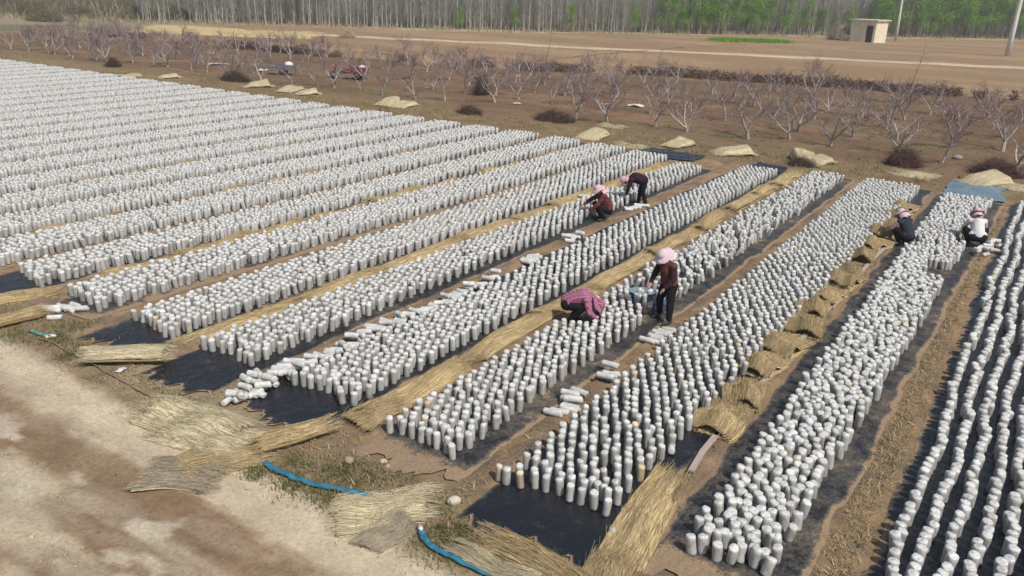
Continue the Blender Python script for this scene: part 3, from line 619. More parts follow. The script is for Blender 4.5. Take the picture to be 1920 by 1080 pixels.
# mats covering the path between fourth and fifth beds
y = 8.2; k = 0
while y < 31.2:
    L = [2.3, 2.6, 2.0, 2.8, 1.7, 1.5][k % 6]
    straw_mat('straw mat, %s from the road on the path between fourth and fifth beds' % ordw(k + 1), (-8.02 - 0.006 * y + 0.09 * math.sin(k * 3.1), y + L / 2, 0), 0.08 * math.sin(k * 2.3), 'flat' if k < 6 else 'fold', L, 0.5, 0.15 if k < 6 else 0.18, 'STRAW', k % 3, 'mats between fourth and fifth beds')
    y += L * (0.98 if k % 3 else 1.16); k += 1
y = 8.25; k = 0
while y < 29.8:
    L = [2.6, 2.2, 3.0, 2.4, 1.8][k % 5]
    straw_mat('straw mat, %s from the road on the path between sixth and seventh beds' % ordw(k + 1), (-12.68 + 0.08 * math.sin(k * 2.1), y + L / 2, 0), 0.08 * math.sin(k * 1.3), 'flat' if k % 4 != 3 else 'fold', L, 0.5 + 0.1 * (k % 2), 0.10, 'STRAW', k % 3, 'mats between sixth and seventh beds')
    y += L * (1.05 + 0.12 * (k % 3 == 1)); k += 1
for nb, xs, yl in ((9, -17.25, [10.2, 12.2, 13.9, 16.4, 19.0, 20.8, 24.8, 28.0]), (11, -21.6, [11.0, 15.5, 18.6, 25.0]), (13, -26.1, [14.6, 17.0, 22.0, 27.5]), (15, -30.6, [14.0, 19.5, 26.0]), (17, -35.1, [17.5, 24.0]), (19, -39.6, [20, 27])):
    for k, y in enumerate(yl):
        straw_mat('straw mat, %s from the road on the path between %s and %s beds' % (ordw(k + 1), ordw(nb - 1), ordw(nb)), (xs + 0.08 * math.sin(k * 3), y, 0), 0.05 * math.sin(k), 'flat', 2.2, 0.5, 0.12, 'STRAW', k % 3, 'mats between beds on the left')
# mats and bundles lying by the road
def span(a, b): 
    A, B = at(*a), at(*b); d = B - A; return (A + B) / 2, math.atan2(-d.x, d.y), d.length
def road_mat(label, a, b, W, kind='flat', h=0.05, cols='STRAW', var=0, **k):
    c, rz, L = span(a, b); return straw_mat(label, c, rz, kind, L, W, h, cols, var, **k)
road_mat('wide heaped straw mat spread on the road edge at lower left', (290, 775), (440, 820), 1.0, 'flat', 0.14, 'PALE', 0)
road_mat('frayed straw mat tucked under the heap at lower left', (330, 800), (480, 850), 0.9, 'flat', 0.08, 'PALE', 1)
road_mat('flat straw mat with a sharp corner pointing into the road', (355, 880), (475, 850), 0.75, 'flat', 0.04, 'STRAW', 2)
road_mat('rolled straw bundle pointing up right beside the blue hose', (485, 852), (610, 815), 0.30, 'roll', 0.22, 'STRAW', 0, name='straw_bundle')
road_mat('rolled pale straw bundle lying before the seventh bed from right', (165, 682), (312, 678), 0.36, 'roll', 0.24, 'PALE', 1, name='straw_bundle')
road_mat('fan of pale straw at the end of the blue hose', (640, 965), (795, 950), 0.85, 'flat', 0.10, 'PALE', 2)
road_mat('frayed straw sheaf lying under the pale fan of straw', (690, 1030), (740, 985), 0.45, 'flat', 0.05, 'OLD', 1)
straw_mat('straw mat lying slanted in front of the black film of third bed', (-4.12, 6.74, 0), 1.55, 'flat', 1.3, 0.4, 0.05, 'STRAW', 1)
straw_mat('pale straw sheaf beside the slanted mat in front of third bed', (-4.42, 6.46, 0), 1.70, 'flat', 0.9, 0.3, 0.05, 'PALE', 1)
road_mat('straw mat stretched between ninth bed and the road at the left edge', (-40, 575), (100, 550), 0.5, 'flat', 0.10, 'STRAW', 1)
road_mat('long straw bundle slanting across the verge at the left edge', (-30, 622), (75, 596), 0.32, 'roll', 0.20, 'STRAW', 2, name='straw_bundle')
road_mat('worn grey net mat pressed flat into the road surface', (280, 890), (395, 895), 0.85, 'flat', 0.01, 'OLD', 0)
road_mat('short straw mat at the road end between fourth and fifth beds', (670, 798), (740, 765), 0.6, 'flat', 0.05, 'STRAW', 2)
# pale mats thrown down along the orchard side
FAR = [((318, 146), 0.9, 'prop', 'leftmost pale straw mat on the orchard verge'), ((240, 143), 1.3, 'flat', 'flat pale straw mat on the verge left of the leftmost propped one'), ((485, 164), 0.7, 'prop', 'narrow pale straw mat beside the dark brush pile on the orchard verge'), ((546, 172), 0.9, 'prop', 'left one of two pale straw mats side by side on the verge'), ((578, 178), 0.9, 'prop', 'right one of two pale straw mats side by side on the verge'),
       ((728, 198), 1.0, 'prop', 'left half of the pale straw mat pair before the peach trees'), ((757, 200), 0.9, 'prop', 'right half of the pale straw mat pair before the peach trees'), ((1112, 258), 1.0, 'prop', 'broad pale straw mat propped beside the large brush pile'), ((1152, 240), 0.9, 'flat', 'small straw roll lying behind the broad propped mat'), ((1273, 275), 0.75, 'prop', 'tall pale straw mat standing at the bed end near centre right'),
       ((1376, 290), 0.9, 'prop', 'tilted pale straw mat alone on the bare verge'), ((1508, 305), 0.8, 'prop', 'crumpled pale straw mat over a dark hollow at the bed end'), ((1535, 308), 0.6, 'prop', 'small pale straw mat right of the crumpled one'), ((1715, 330), 1.1, 'flat', 'flat straw mat on the verge under the brown brush'), ((1850, 345), 0.9, 'prop', 'straw mat propped under the brush by the right edge'), ((1893, 352), 0.9, 'flat', 'flat straw mat at the right edge of the orchard verge'), ((1185, 276), 0.9, 'flat', 'thin strip of straw at the far end of eighth bed')]
for k, (p, w, kd, lab) in enumerate(FAR):
    straw_mat(lab, at(*p), math.radians([-25, 10, -30, 12, -28, 5, 8, 4, 80, -8, -50, 20, -15, 85, -40, 75, 80][k]), kd, 1.2 + 0.2 * (k % 4), w + (0.15 if kd == 'prop' else 0), (0.26 + 0.07 * (k % 3)) if kd == 'prop' else 0.10, 'PALE', k % 3, 'mats on the orchard verge', name='straw_mat')

# ---------------------------------------------------------------- grass, dry litter and clods (uncountable)
def blades(name, label, cat, spots, cols, hh, mat='grass', flat=False, seed=0, ws=1.0):
    """spots: rows of x, y, spread, count"""
    g = np.random.default_rng(seed); P = []
    for x, y, s, n in spots: P.append(np.column_stack([g.normal(x, s, n), g.normal(y, s * 0.8, n)]))
    P = np.concatenate(P); z, bd = ground_height(P[:, 0][None], P[:, 1][None]); kp = (bd[0] < 0.4) | (g.random(len(P)) < 0.06); P = P[kp]; z = z[0][kp]; n = len(P)
    a = g.uniform(0, 6.28, n); l = g.uniform(hh[0], hh[1], n); w = g.uniform(0.003, 0.007, n) * ws; b = g.uniform(0, 6.28, n); lean = g.uniform(0.2, 0.9, n) if not flat else g.uniform(0.94, 1.0, n)
    dx, dy = np.cos(b) * lean * l, np.sin(b) * lean * l; dz = l * np.sqrt(np.maximum(0, 1 - lean ** 2)) + (0.012 if flat else 0)
    ux, uy = np.cos(a) * w, np.sin(a) * w
    base = np.column_stack([P, z + (0.006 if flat else -0.01)])
    v0 = base + np.column_stack([-ux, -uy, 0 * ux]); v1 = base + np.column_stack([ux, uy, 0 * ux])
    m = base + np.column_stack([dx * 0.45, dy * 0.45, dz * 0.65 + (0.01 if flat else 0)]); v2 = m + np.column_stack([ux, uy, 0 * ux]) * 0.7; v3 = m - np.column_stack([ux, uy, 0 * ux]) * 0.7
    t = base + np.column_stack([dx, dy, dz])
    V = np.stack([v0, v1, v2, v3, t], 1).reshape(-1, 3); k = np.arange(n)[:, None] * 5
    F = np.concatenate([np.concatenate([k, k + 1, k + 2], 1), np.concatenate([k, k + 2, k + 3], 1), np.concatenate([k + 3, k + 2, k + 4], 1)])
    c = np.array(cols)[g.integers(0, len(cols), n)] * g.uniform(0.7, 1.25, (n, 1))
    tag(link(name, mesh(name, V, F, MAT[mat], False, {'col': np.repeat(c, 5, 0)})), label, cat, kind='stuff')
GREEN = [(0.10, 0.13, 0.035), (0.16, 0.16, 0.06), (0.24, 0.20, 0.09), (0.07, 0.11, 0.03)]
DRY = [(0.36, 0.28, 0.15), (0.28, 0.21, 0.11), (0.42, 0.34, 0.20), (0.22, 0.17, 0.08)]
sp = []
for p, s, n in [((545, 912), .16, 500), ((610, 935), .2, 500), ((480, 890), .12, 350), ((670, 900), .3, 700), ((860, 1000), .25, 800), ((830, 1030), .25, 500), ((900, 985), .2, 400), ((170, 655), .3, 700), ((110, 640), .25, 500), ((140, 668), .2, 500), ((30, 630), .25, 500), ((160, 618), .3, 500), ((330, 740), .3, 500), ((700, 960), .15, 200), ((95, 610), .3, 300), ((640, 880), .2, 400), ((560, 870), .2, 300), ((780, 905), .3, 300), ((730, 880), .25, 200), ((25, 590), .3, 300), ((300, 705), .25, 300)]:
    q = at(*p); sp.append((q.x, q.y, s, n))
blades('verge_grass', 'short green and yellowing grass along the road edge', 'grass', sp, GREEN, (0.04, 0.13), seed=3)
g = np.random.default_rng(33); sp = []
for k in range(230): sp.append((g.uniform(-40, 2), g.uniform(32.0, 35), g.uniform(0.15, 0.4), 34))
for k in range(240): sp.append((g.uniform(-95, -40), g.uniform(32.0, 36), g.uniform(0.3, 0.8), 20))
blades('dry_verge_grass', 'dry and greenish grass on the strip before the orchard', 'grass', sp, DRY + GREEN[1:3], (0.08, 0.24), seed=4, ws=1.6)
sp = [(g.normal(-1.08 - 0.012 * (y - 8), 0.10), y, 0.10, 60) for y in np.arange(6.5, 31, 0.16)] + [(g.normal(-5.62, 0.08), y, 0.09, 12) for y in np.arange(7.5, 31, 0.25)] + [(g.uniform(-14, -3), g.uniform(6.1, 7.6), 0.2, 22) for k in range(120)] + [(g.normal(-3.2, 0.18), y, 0.15, 14) for y in np.arange(7, 30, 0.3)]
blades('dry_litter', 'dry straw litter scattered on the soil paths', 'straw litter', sp, DRY, (0.05, 0.2), 'strands', True, 5)
sp = [(g.uniform(-56, -22) , 0, 0, 0) for k in range(0)]
q0, q1 = at(1350, 76), at(1465, 80)
sp = [(q0.x + (q1.x - q0.x) * t, q0.y + (q1.y - q0.y) * t + g.normal(0, 1.2), 0.9, 260) for t in np.linspace(0, 1, 30)]
blades('green_crop_strip', 'bright green crop strip on the far field edge', 'crop', sp, [(0.15, 0.36, 0.02), (0.22, 0.42, 0.04), (0.10, 0.26, 0.02)], (0.3, 0.6), seed=6, ws=5)
sp = []
for x in np.arange(-150, 8, 0.8):
    fy = float(forest_y(np.array(x))); sp += [(x, fy - g.uniform(0, 8), 0.9, 26)]
blades('dry_field_edge', 'pale dry grass along the foot of the wood', 'grass', sp, [(0.46, 0.38, 0.25), (0.38, 0.31, 0.19), (0.30, 0.25, 0.15)], (0.4, 1.2), seed=7, ws=7)
def clods():
    g = np.random.default_rng(44); P = []
    for k in range(1500): P.append((g.uniform(-22, -2.5), g.uniform(6.3, 7.9), g.uniform(0.008, 0.03)))
    for n_, x0, s_ in ((0, -1.1, .16), (1, -3.25, .22), (2, -5.65, .13), (3, -8.05, .2), (4, -10.4, .2), (6, -15.0, .15)):
        for k in range(500): P.append((g.normal(x0, s_), g.uniform(7.5, 31), g.uniform(0.008, 0.028)))
    for k in range(2600): P.append((g.uniform(-15, -4), g.uniform(2.6, 6.2), abs(g.normal(0, 0.009)) + 0.004))
    for k in range(2200): P.append((g.uniform(-60, 2), g.uniform(33, 55), g.uniform(0.02, 0.07)))
    P = np.array(P); z, bed = ground_height(P[:, 0][None], P[:, 1][None]); P = P[bed[0] < 0.3]; z = ground_height(P[:, 0][None], P[:, 1][None])[0][0]; n = len(P)
    oc = np.array([(1, 0, 0), (0, 1, 0), (-1, 0, 0), (0, -1, 0), (0, 0, 0.8), (0, 0, -0.5)], float); f = np.array([(0, 1, 4), (1, 2, 4), (2, 3, 4), (3, 0, 4), (1, 0, 5), (2, 1, 5), (3, 2, 5), (0, 3, 5)])
    V = oc[None] * P[:, 2][:, None, None] * g.uniform(0.6, 1.4, (n, 6, 1)); V += g.normal(0, 0.2, V.shape) * P[:, 2][:, None, None]
    V[..., 0] += P[:, 0:1]; V[..., 1] += P[:, 1:2]; V[..., 2] += z[:, None] + P[:, 2:3] * 0.2
    F = (f[None] + (np.arange(n) * 6)[:, None, None]).reshape(-1, 3)
    c, _ = ground_colour(P[None, :, 0], P[None, :, 1]); c = c[0] * g.uniform(0.75, 1.25, (n, 1))
    tag(link('soil_clods', mesh('soil_clods', V.reshape(-1, 3), F, MAT['clod'], False, {'col': np.repeat(c, 6, 0)})), 'small clods of earth on the verge and paths', 'soil', kind='stuff')
clods()

# ---------------------------------------------------------------- peach orchard
def rot_about(v, ang, rng):
    ax = v.orthogonal().normalized(); ax = Matrix.Rotation(rng.uniform(0, 6.28), 3, v.normalized()) @ ax
    return Matrix.Rotation(ang, 3, ax) @ v
def peach(seed):
    r = random.Random(seed); wood = MB(); tw = MB()
    def limb(p, d, L, r0, r1, n, sides, mb, col, up=0.15, wig=0.25):
        P = [p]; q = p.copy(); dd = d.normalized()
        for i in range(n):
            dd = (dd + Vector((r.gauss(0, wig), r.gauss(0, wig), r.gauss(0, wig) * 0.6 + up)) * 0.5).normalized(); q = q + dd * (L / n); P.append(q.copy())
        mb.tube(P, [r0 + (r1 - r0) * i / n for i in range(n + 1)], sides, col, cap=False); return P, dd
    def bark(): 
        k = r.uniform(0.75, 1.25); return (0.35 * k, 0.32 * k, 0.295 * k)
    h = r.uniform(0.18, 0.45)
    P, d = limb(Vector((0, 0, -0.05)), Vector((r.gauss(0, .1), r.gauss(0, .1), 1)), h + 0.05, 0.085, 0.065, 2, 7, wood, bark(), 0, 0.05)
    tip = P[-1]; ns = r.choice([3, 3, 4, 5]); a0 = r.uniform(0, 6)
    buds = []
    for s in range(ns):
        if ns > 3 and r.random() < 0.15: continue
        a = a0 + s * 2 * pi / ns + r.gauss(0, 0.25); el = math.radians(r.uniform(32, 62))
        d = Vector((math.cos(a) * math.cos(el), math.sin(a) * math.cos(el), math.sin(el)))
        P, dd = limb(tip, d, r.uniform(1.0, 1.45), 0.050, 0.024, 5, 6, wood, bark(), 0.18)
        for k in range(2, 6):
            for _ in range(r.choice([1, 1, 2])):
                d2 = rot_about((P[k] - P[k - 1]).normalized(), math.radians(r.uniform(25, 60)), r); d2.z = abs(d2.z) * 0.7 + 0.12
                Q, d3 = limb(P[k], d2, r.uniform(0.5, 0.95), 0.020, 0.009, 4, 4, wood, bark(), 0.1)
                for j in range(1, 5):
                    for _ in range(r.choice([2, 3, 4])):
                        d4 = rot_about((Q[j] - Q[j - 1]).normalized(), math.radians(r.uniform(20, 70)), r)
                        T, _d = limb(Q[j], d4, r.uniform(0.25, 0.6), 0.0065, 0.003, 2, 3, tw, (0.15 * r.uniform(.7, 1.4), 0.105, 0.102), 0.1)
                        buds += [T[1].lerp(T[2], r.random()) for _ in range(2)] + [T[0].lerp(T[1], r.random())]
    V = []; F = []; cc = []
    for b in buds:
        s = r.uniform(0.008, 0.018); n = Vector((r.gauss(0, 1), r.gauss(0, 1), r.gauss(0, 1))).normalized(); u = n.orthogonal().normalized() * s; w = n.cross(u); b = b + Vector((r.gauss(0, .01), r.gauss(0, .01), r.gauss(0, .01)))
        i = len(V); V += [b + u, b + w, b - u, b - w]; F.append((i, i + 1, i + 2, i + 3)); k = r.uniform(0.6, 1.2); cc.append((0.37 * k, 0.20 * k, 0.24 * k))
    for f in range(len(F)): tw.add(V[f * 4:f * 4 + 4], [(0, 1, 2, 3)], cc[f])
    return wood.me('trunk', MAT['bark']), tw.me('crown', MAT['twig'], False)
PV = [peach(40 + k) for k in range(14)]
ROWN = ['front', 'second', 'third', 'fourth', 'fifth', 'rearmost']
ntree = 0
def orchard():
    global ntree
    r = random.Random(3)
    gaps = {0: [-26.2, -23.8], 1: []}
    for row, (y0, x0, x1, st) in enumerate([(38.7, 0.6, -84, 2.25), (43.0, 0.2, -90, 2.2), (47.0, -0.5, -95, 2.2), (51.0, -1.0, -98, 2.2), (55.0, -2.0, -102, 2.4), (60.0, -2.0, -38, 2.6)]):
        x = x0; k = 0
        while x > x1:
            y = y0 + r.gauss(0, 0.55) - (0.018 * max(0, -x - 20) if row == 0 else 0.01 * max(0, -x - 20)); xx = x + r.gauss(0, 0.3); x -= st
            if row == 0 and any(abs(xx - q) < 1.1 for q in gaps[0]): continue
            if row and r.random() < 0.07: continue
            if row in (1, 2) and -51.5 < xx < -42.5: continue
            if not in_view(xx, y, 1, 60): continue
            k += 1; w, c = PV[r.randrange(14)]
            t = thing('peach_tree', 'bare vase-shaped peach tree, %s from right in the %s orchard row' % (ordw(k), ROWN[row]), 'tree', (xx, y, gz(xx, y)), r.uniform(0, 6.28), 'peach trees in the orchard')
            s = r.uniform(0.62, 1.12); t.scale = (s, s * r.uniform(.85, 1.15), s * r.uniform(0.85, 1.1)); t.rotation_euler = (r.gauss(0, .07), r.gauss(0, .07), r.uniform(0, 6.28)); link('trunk', w, t); link('crown', c, t); ntree += 1
orchard()
def stick_tree(label, base, top, seed):
    r = random.Random(seed); B = at(*base); B.z = gz(B.x, B.y); mb = MB(); H = top
    t = thing('sapling', label, 'tree', B, 0); P = [Vector((0, 0, -0.05))]
    for k in range(7): P.append(P[-1] + Vector((0.06 + r.gauss(0, .03), 0.05 + r.gauss(0, .03), H / 7)))
    mb.tube(P, [0.035 - 0.004 * k for k in range(8)], 5, (0.16, 0.12, 0.10)); link('trunk', mb.me('trunk', MAT['bark']), t)
    cr = MB()
    for k in range(2, 8):
        for _ in range(4): cr.tube([P[k], P[k] + Vector((r.gauss(0, .2), r.gauss(0, .2), r.uniform(.1, .5)))], [0.006, 0.003], 3, (0.15, 0.10, 0.10), cap=False)
    link('crown', cr.me('crown', MAT['twig'], False), t)
stick_tree('tall thin leaning sapling rising above the orchard at right', (1700, 192), 3.6, 5)
stick_tree('thin upright sapling in the orchard near centre', (1022, 118), 2.4, 6)
def brush(name, label, loc, sx, sy, h, n, cols, seed, lean=(0.3, 0.1), rz=0, kind=None, cat='brush pile'):
    g = np.random.default_rng(seed); a = g.uniform(0, 6.28, n); rr = np.sqrt(g.uniform(0, 1, n)); x = rr * np.cos(a) * sx; y = rr * np.sin(a) * sy
    z = g.uniform(0, 1, n) * h * (1 - rr ** 2) + 0.01
    l = g.uniform(0.3, 0.9, n) * max(0.5, h); big = 1.0 if h < 1.5 and sx < 2.5 else 4.0; d = np.column_stack([g.normal(lean[0], 0.55, n), g.normal(lean[1], 0.45, n), np.abs(g.normal(0.25, 0.30, n))]); d /= np.linalg.norm(d, axis=1)[:, None]
    p0 = np.column_stack([x, y, z]); p1 = p0 + d * l[:, None]; p1[:, 2] = np.maximum(p1[:, 2], 0.01); w = g.uniform(0.004, 0.011, n) * big
    V = np.stack([p0 + np.column_stack([w, 0 * w, 0 * w]), p0 - np.column_stack([w, 0 * w, 0 * w]), p0 + np.column_stack([0 * w, 0 * w, w * 1.6]), p1], 1).reshape(-1, 3); k = np.arange(n)[:, None] * 4
    F = np.concatenate([np.concatenate([k + i, k + j, k + 3], 1) for i, j in ((0, 1), (1, 2), (2, 0))])
    c = np.array(cols)[g.integers(0, len(cols), n)] * g.uniform(0.6, 1.4, (n, 1))
    p = Vector(loc); p.z = gz(p.x, p.y)
    o = link(name, mesh(name, V, F, MAT['twig'], False, {'col': np.repeat(c, 4, 0)}), None, p, rz); tag(o, label, cat, None, kind); return o
BR = [(0.085, 0.045, 0.04), (0.11, 0.06, 0.05), (0.06, 0.035, 0.03), (0.14, 0.085, 0.07)]
DB = [(0.06, 0.04, 0.03), (0.085, 0.055, 0.04), (0.11, 0.08, 0.06)]
for p, sx, sy, h, lab, c, sd in [((440, 152), 1.3, 0.6, 0.7, 'dark wedge of dead brush left of the propped straw mats', DB, 1), ((211, 126), 0.6, 0.5, 0.7, 'round dark brush pile on the verge at far left', DB, 2), ((880, 215), 0.75, 0.4, 0.4, 'reddish brush pile under a peach tree left of centre', BR, 3), ((1038, 228), 1.15, 0.6, 0.55, 'large dark red brush pile on the orchard verge near centre', BR, 4), ((1690, 312), 0.65, 0.5, 0.75, 'rounded reddish brown brush pile behind the third bed', BR, 5), ((1865, 330), 0.95, 0.5, 0.65, 'dark red brush pile by the right edge of the orchard verge', BR, 6), ((1500, 312), 0.5, 0.35, 0.3, 'dark brush clump beside the crumpled straw mat', DB, 7), ((900, 178), 0.35, 0.35, 1.3, 'tall dark brown bundle standing in the orchard trees', DB, 8), ((1650, 172), 0.9, 0.6, 0.5, 'grey brush heap between the rear orchard rows', DB, 9)]:
    brush('brush_pile', lab, at(*p), sx, sy, h, int(1500 * sx * max(0.5, h) + 500), c, sd)
def brush_band():
    g = np.random.default_rng(61); n = 26000; t = g.uniform(-97, 4, n); keep = fbm(t, t * 0, 0.22, 4, 7) + 0.25 * fbm(t, t * 0, 1.1, 2, 8) > 0.50; t = t[keep]; n = len(t)
    yb = np.interp(t, [-97, -90, -75, -59, -48, -38, -30, -22, -14, -6, 4], [55, 55.7, 55.3, 55, 57.3, 59, 63, 65, 66, 67.5, 69]); y = yb + g.normal(0, 0.45, n)
    hgt = 0.75 * np.exp(-((y - yb) / 0.6) ** 2) * (0.4 + fbm(t, t * 0, 0.8, 3, 9))
    z = ground_height(t[None], y[None])[0][0]; p0 = np.column_stack([t, y, z + g.uniform(0, 1, n) * hgt]); d = np.column_stack([g.normal(0, .5, n), g.normal(0, .4, n), np.abs(g.normal(0.1, .35, n))]); p1 = p0 + d * g.uniform(0.3, 0.8, (n, 1)); w = g.uniform(0.012, 0.03, n)
    V = np.stack([p0 + np.column_stack([w, 0 * w, 0 * w]), p0 - np.column_stack([w, 0 * w, 0 * w]), p0 + np.column_stack([0 * w, 0 * w, w * 1.6]), p1], 1).reshape(-1, 3); k = np.arange(n)[:, None] * 4
    F = np.concatenate([np.concatenate([k + i, k + j, k + 3], 1) for i, j in ((0, 1), (1, 2), (2, 0))])
    c = np.array(DB + BR[:1])[g.integers(0, 4, n)] * g.uniform(0.7, 1.4, (n, 1))
    tag(link('dead_brush_row', mesh('dead_brush_row', V, F, MAT['twig'], False, {'col': np.repeat(c, 4, 0)})), 'long low row of dark dead brush along the orchard rear', 'brush', kind='stuff')
brush_band()

# ---------------------------------------------------------------- the wood beyond the field
def poplar(seed, H):
    r = random.Random(seed); tk = MB(); cr = MB(); P = [Vector((0, 0, -0.2))]; n = 8
    for i in range(n): P.append(P[-1] + Vector((r.gauss(0, .06), r.gauss(0, .06), H / n)))
    k = r.uniform(0.85, 1.2); tk.tube(P, [0.075 - 0.008 * i for i in range(n + 1)], 5, (0.36 * k, 0.35 * k, 0.315 * k), cap=False)
    for b in range(44):
        z = H * (0.10 + 0.85 * (b / 44)); i = min(n - 1, int(z / H * n)); p = P[i].lerp(P[i + 1], z / H * n - i); a = r.uniform(0, 6.28); L = r.uniform(1.2, 2.6) * (1.15 - 0.6 * z / H)
        d = Vector((math.cos(a) * 0.55, math.sin(a) * 0.55, 1)).normalized(); q = p + d * L * 0.5; e = q + (d + Vector((0, 0, .5))).normalized() * L * 0.5
        c = (0.29 * r.uniform(.85, 1.2), 0.28, 0.24); cr.tube([p, q, e], [0.022, 0.014, 0.006], 3, c, cap=False)
        for t in range(5):
            s = p.lerp(q, r.random()) if t < 2 else q.lerp(e, r.random()); a2 = r.uniform(0, 6.28)
            cr.tube([s, s + Vector((math.cos(a2) * .35, math.sin(a2) * .35, r.uniform(.4, .8)))], [0.011, 0.005], 3, c, cap=False)
    return tk, cr
POP = [poplar(70 + k, [11.5, 12.5, 13, 12, 11, 13.5][k]) for k in range(6)]
PM = [(a.me('trunk', MAT['bark']), b.me('crown', MAT['twig'], False)) for a, b in POP]
def in_wood(x): return x > -128
r = random.Random(9); spots = []
for i in range(4000):
    x = r.uniform(-135, 30); d = r.random() ** 1.6 * 70; spots.append((x - 0.45 * d, float(forest_y(np.array(x))) + 0.6 + d * 0.9))
spots = [(x, y) for x, y in spots if in_view(x, y, 2, 40) and x > -122 - 0.62 * (y - 80) + 6 * math.sin(y)]
dist = lambda p: math.hypot(p[0], p[1])
front = sorted(spots, key=lambda p: p[1] - float(forest_y(np.array(p[0]))))
near = front[:290]; rest = front[290:2300]
for x, y in near:
    k = r.randrange(6); t = thing('poplar_tree', 'bare pale-trunked poplar at the front edge of the wood', 'tree', (x, y, gz(x, y)), r.uniform(0, 6.28), 'poplars at the front of the wood'); s = r.uniform(0.8, 1.15); t.scale = (s, s, s * r.uniform(.9, 1.1)); link('trunk', PM[k][0], t); link('crown', PM[k][1], t)
def merge_wood():
    arr = []
    for a, b in POP:
        V = np.array([tuple(v) for v in a.v] + [tuple(v) for v in b.v][: len(b.v)]); F = [f for f in a.f] + [tuple(i + len(a.v) for i in f) for f in b.f]
        arr.append((V, np.array([f for f in F if len(f) == 4]), np.array(list(a.c) + list(b.c))))
    Vs, Fs, Cs, base = [], [], [], 0; g = np.random.default_rng(8)
    for x, y in rest:
        V, F, c = arr[g.integers(0, 6)]; keepf = F if g.random() < 0.35 else F[: max(40, int(len(F) * 0.34))]
        a = g.uniform(0, 6.28); s = g.uniform(.85, 1.15); ca, sa = math.cos(a) * s, math.sin(a) * s
        used = keepf.max() + 1; W_ = V[:used]
        Vs.append(np.column_stack([W_[:, 0] * ca - W_[:, 1] * sa + x, W_[:, 0] * sa + W_[:, 1] * ca + y, W_[:, 2] * s])); Fs.append(keepf + base); Cs.append(c[:used] * g.uniform(.8, 1.15)); base += used
    tag(link('poplar_wood', mesh('poplar_wood', np.concatenate(Vs), np.concatenate(Fs), MAT['twig'], False, {'col': np.concatenate(Cs)})), 'dense mass of bare grey poplars behind the front trees', 'wood', kind='stuff')
merge_wood()
def thicket():
    """undergrowth of twigs and dry weeds inside the wood and on the rough land at the left"""
    g = np.random.default_rng(17); n = 42000; x = g.uniform(-330, 25, n); fy = forest_y(x); left = x < -118
    y = np.where(left, g.uniform(0, 1, n) * 190 + np.interp(x, [-330, -118], [60, 66]), fy + 2 + g.random(n) * 60)
    dens = fbm(x, y, 0.06, 4, 18); ok = (~left) | (dens > 0.47); x, y, left, dens = x[ok], y[ok], left[ok], dens[ok]; n = len(x)
    l = np.where(left, g.uniform(0.6, 2.6, n) * np.clip((dens - 0.40) * 7, 0.3, 1.5), g.uniform(1.0, 3.6, n)); d = np.column_stack([g.normal(0, .35, n), g.normal(0, .35, n), np.ones(n)]); p0 = np.column_stack([x, y, np.zeros(n)]); p1 = p0 + d * l[:, None]; w = g.uniform(0.02, 0.06, n) * np.where(left, 2.2, 1)
    V = np.stack([p0 + np.column_stack([w, 0 * w, 0 * w]), p0 - np.column_stack([w, 0 * w, 0 * w]), p0 + np.column_stack([0 * w, w, w]), p1], 1).reshape(-1, 3); k = np.arange(n)[:, None] * 4
    F = np.concatenate([np.concatenate([k + i, k + j, k + 3], 1) for i, j in ((0, 1), (1, 2), (2, 0))])
    c = np.array([(0.20, 0.17, 0.13), (0.26, 0.22, 0.16), (0.16, 0.14, 0.10), (0.15, 0.15, 0.08), (0.31, 0.26, 0.18)])[g.integers(0, 5, n)] * g.uniform(.7, 1.3, (n, 1))
    tag(link('thicket', mesh('thicket', V, F, MAT['twig'], False, {'col': np.repeat(c, 4, 0)})), 'dry weeds and twiggy scrub in the wood and on the rough land', 'scrub', kind='stuff')
thicket()
def leafy(seed):
    r = random.Random(seed); g = np.random.default_rng(seed); tk = MB(); P = [Vector((0, 0, -.1)), Vector((.05, 0, 1.6)), Vector((0, .1, 3.4)), Vector((.1, 0, 5.0))]; tk.tube(P, [.08, .06, .04, .015], 5, (0.20, 0.17, 0.13)); C_ = []
    for k in range(16):
        z = r.uniform(.8, 4.6); a = r.uniform(0, 6.28); L = r.uniform(.6, 1.3) * (1.15 - z / 6.5); p = Vector((0, 0, z)); e = p + Vector((math.cos(a) * L, math.sin(a) * L, L * 0.9)); tk.tube([p, e], [.022, .008], 3, (0.18, 0.15, 0.11), cap=False); C_ += [p.lerp(e, t) for t in (.45, .75, 1)]
    C_ = np.array([tuple(c) for c in C_] + [(0, 0, 5.0), (0, 0, 4.5)]); n = 3600; ce = C_[g.integers(0, len(C_), n)] + g.normal(0, .26, (n, 3)); s = g.uniform(.03, .075, n)[:, None]
    u = g.normal(0, 1, (n, 3)); u /= np.linalg.norm(u, axis=1)[:, None]; v = np.cross(u, g.normal(0, 1, (n, 3))); v /= np.linalg.norm(v, axis=1)[:, None]
    V = np.stack([ce + u * s, ce + v * s * .6, ce - u * s, ce - v * s * .6], 1).reshape(-1, 3); F = np.arange(4 * n).reshape(-1, 4)
    c = np.array([(0.16, 0.34, 0.035), (0.24, 0.42, 0.06), (0.12, 0.26, 0.03), (0.28, 0.44, 0.08)])[g.integers(0, 4, n)] * g.uniform(.7, 1.2, (n, 1))
    return tk.me('trunk', MAT['bark']), mesh('crown', V, F, MAT['leaf'], False, {'col': np.repeat(c, 4, 0)})
LV = [leafy(20 + k) for k in range(5)]
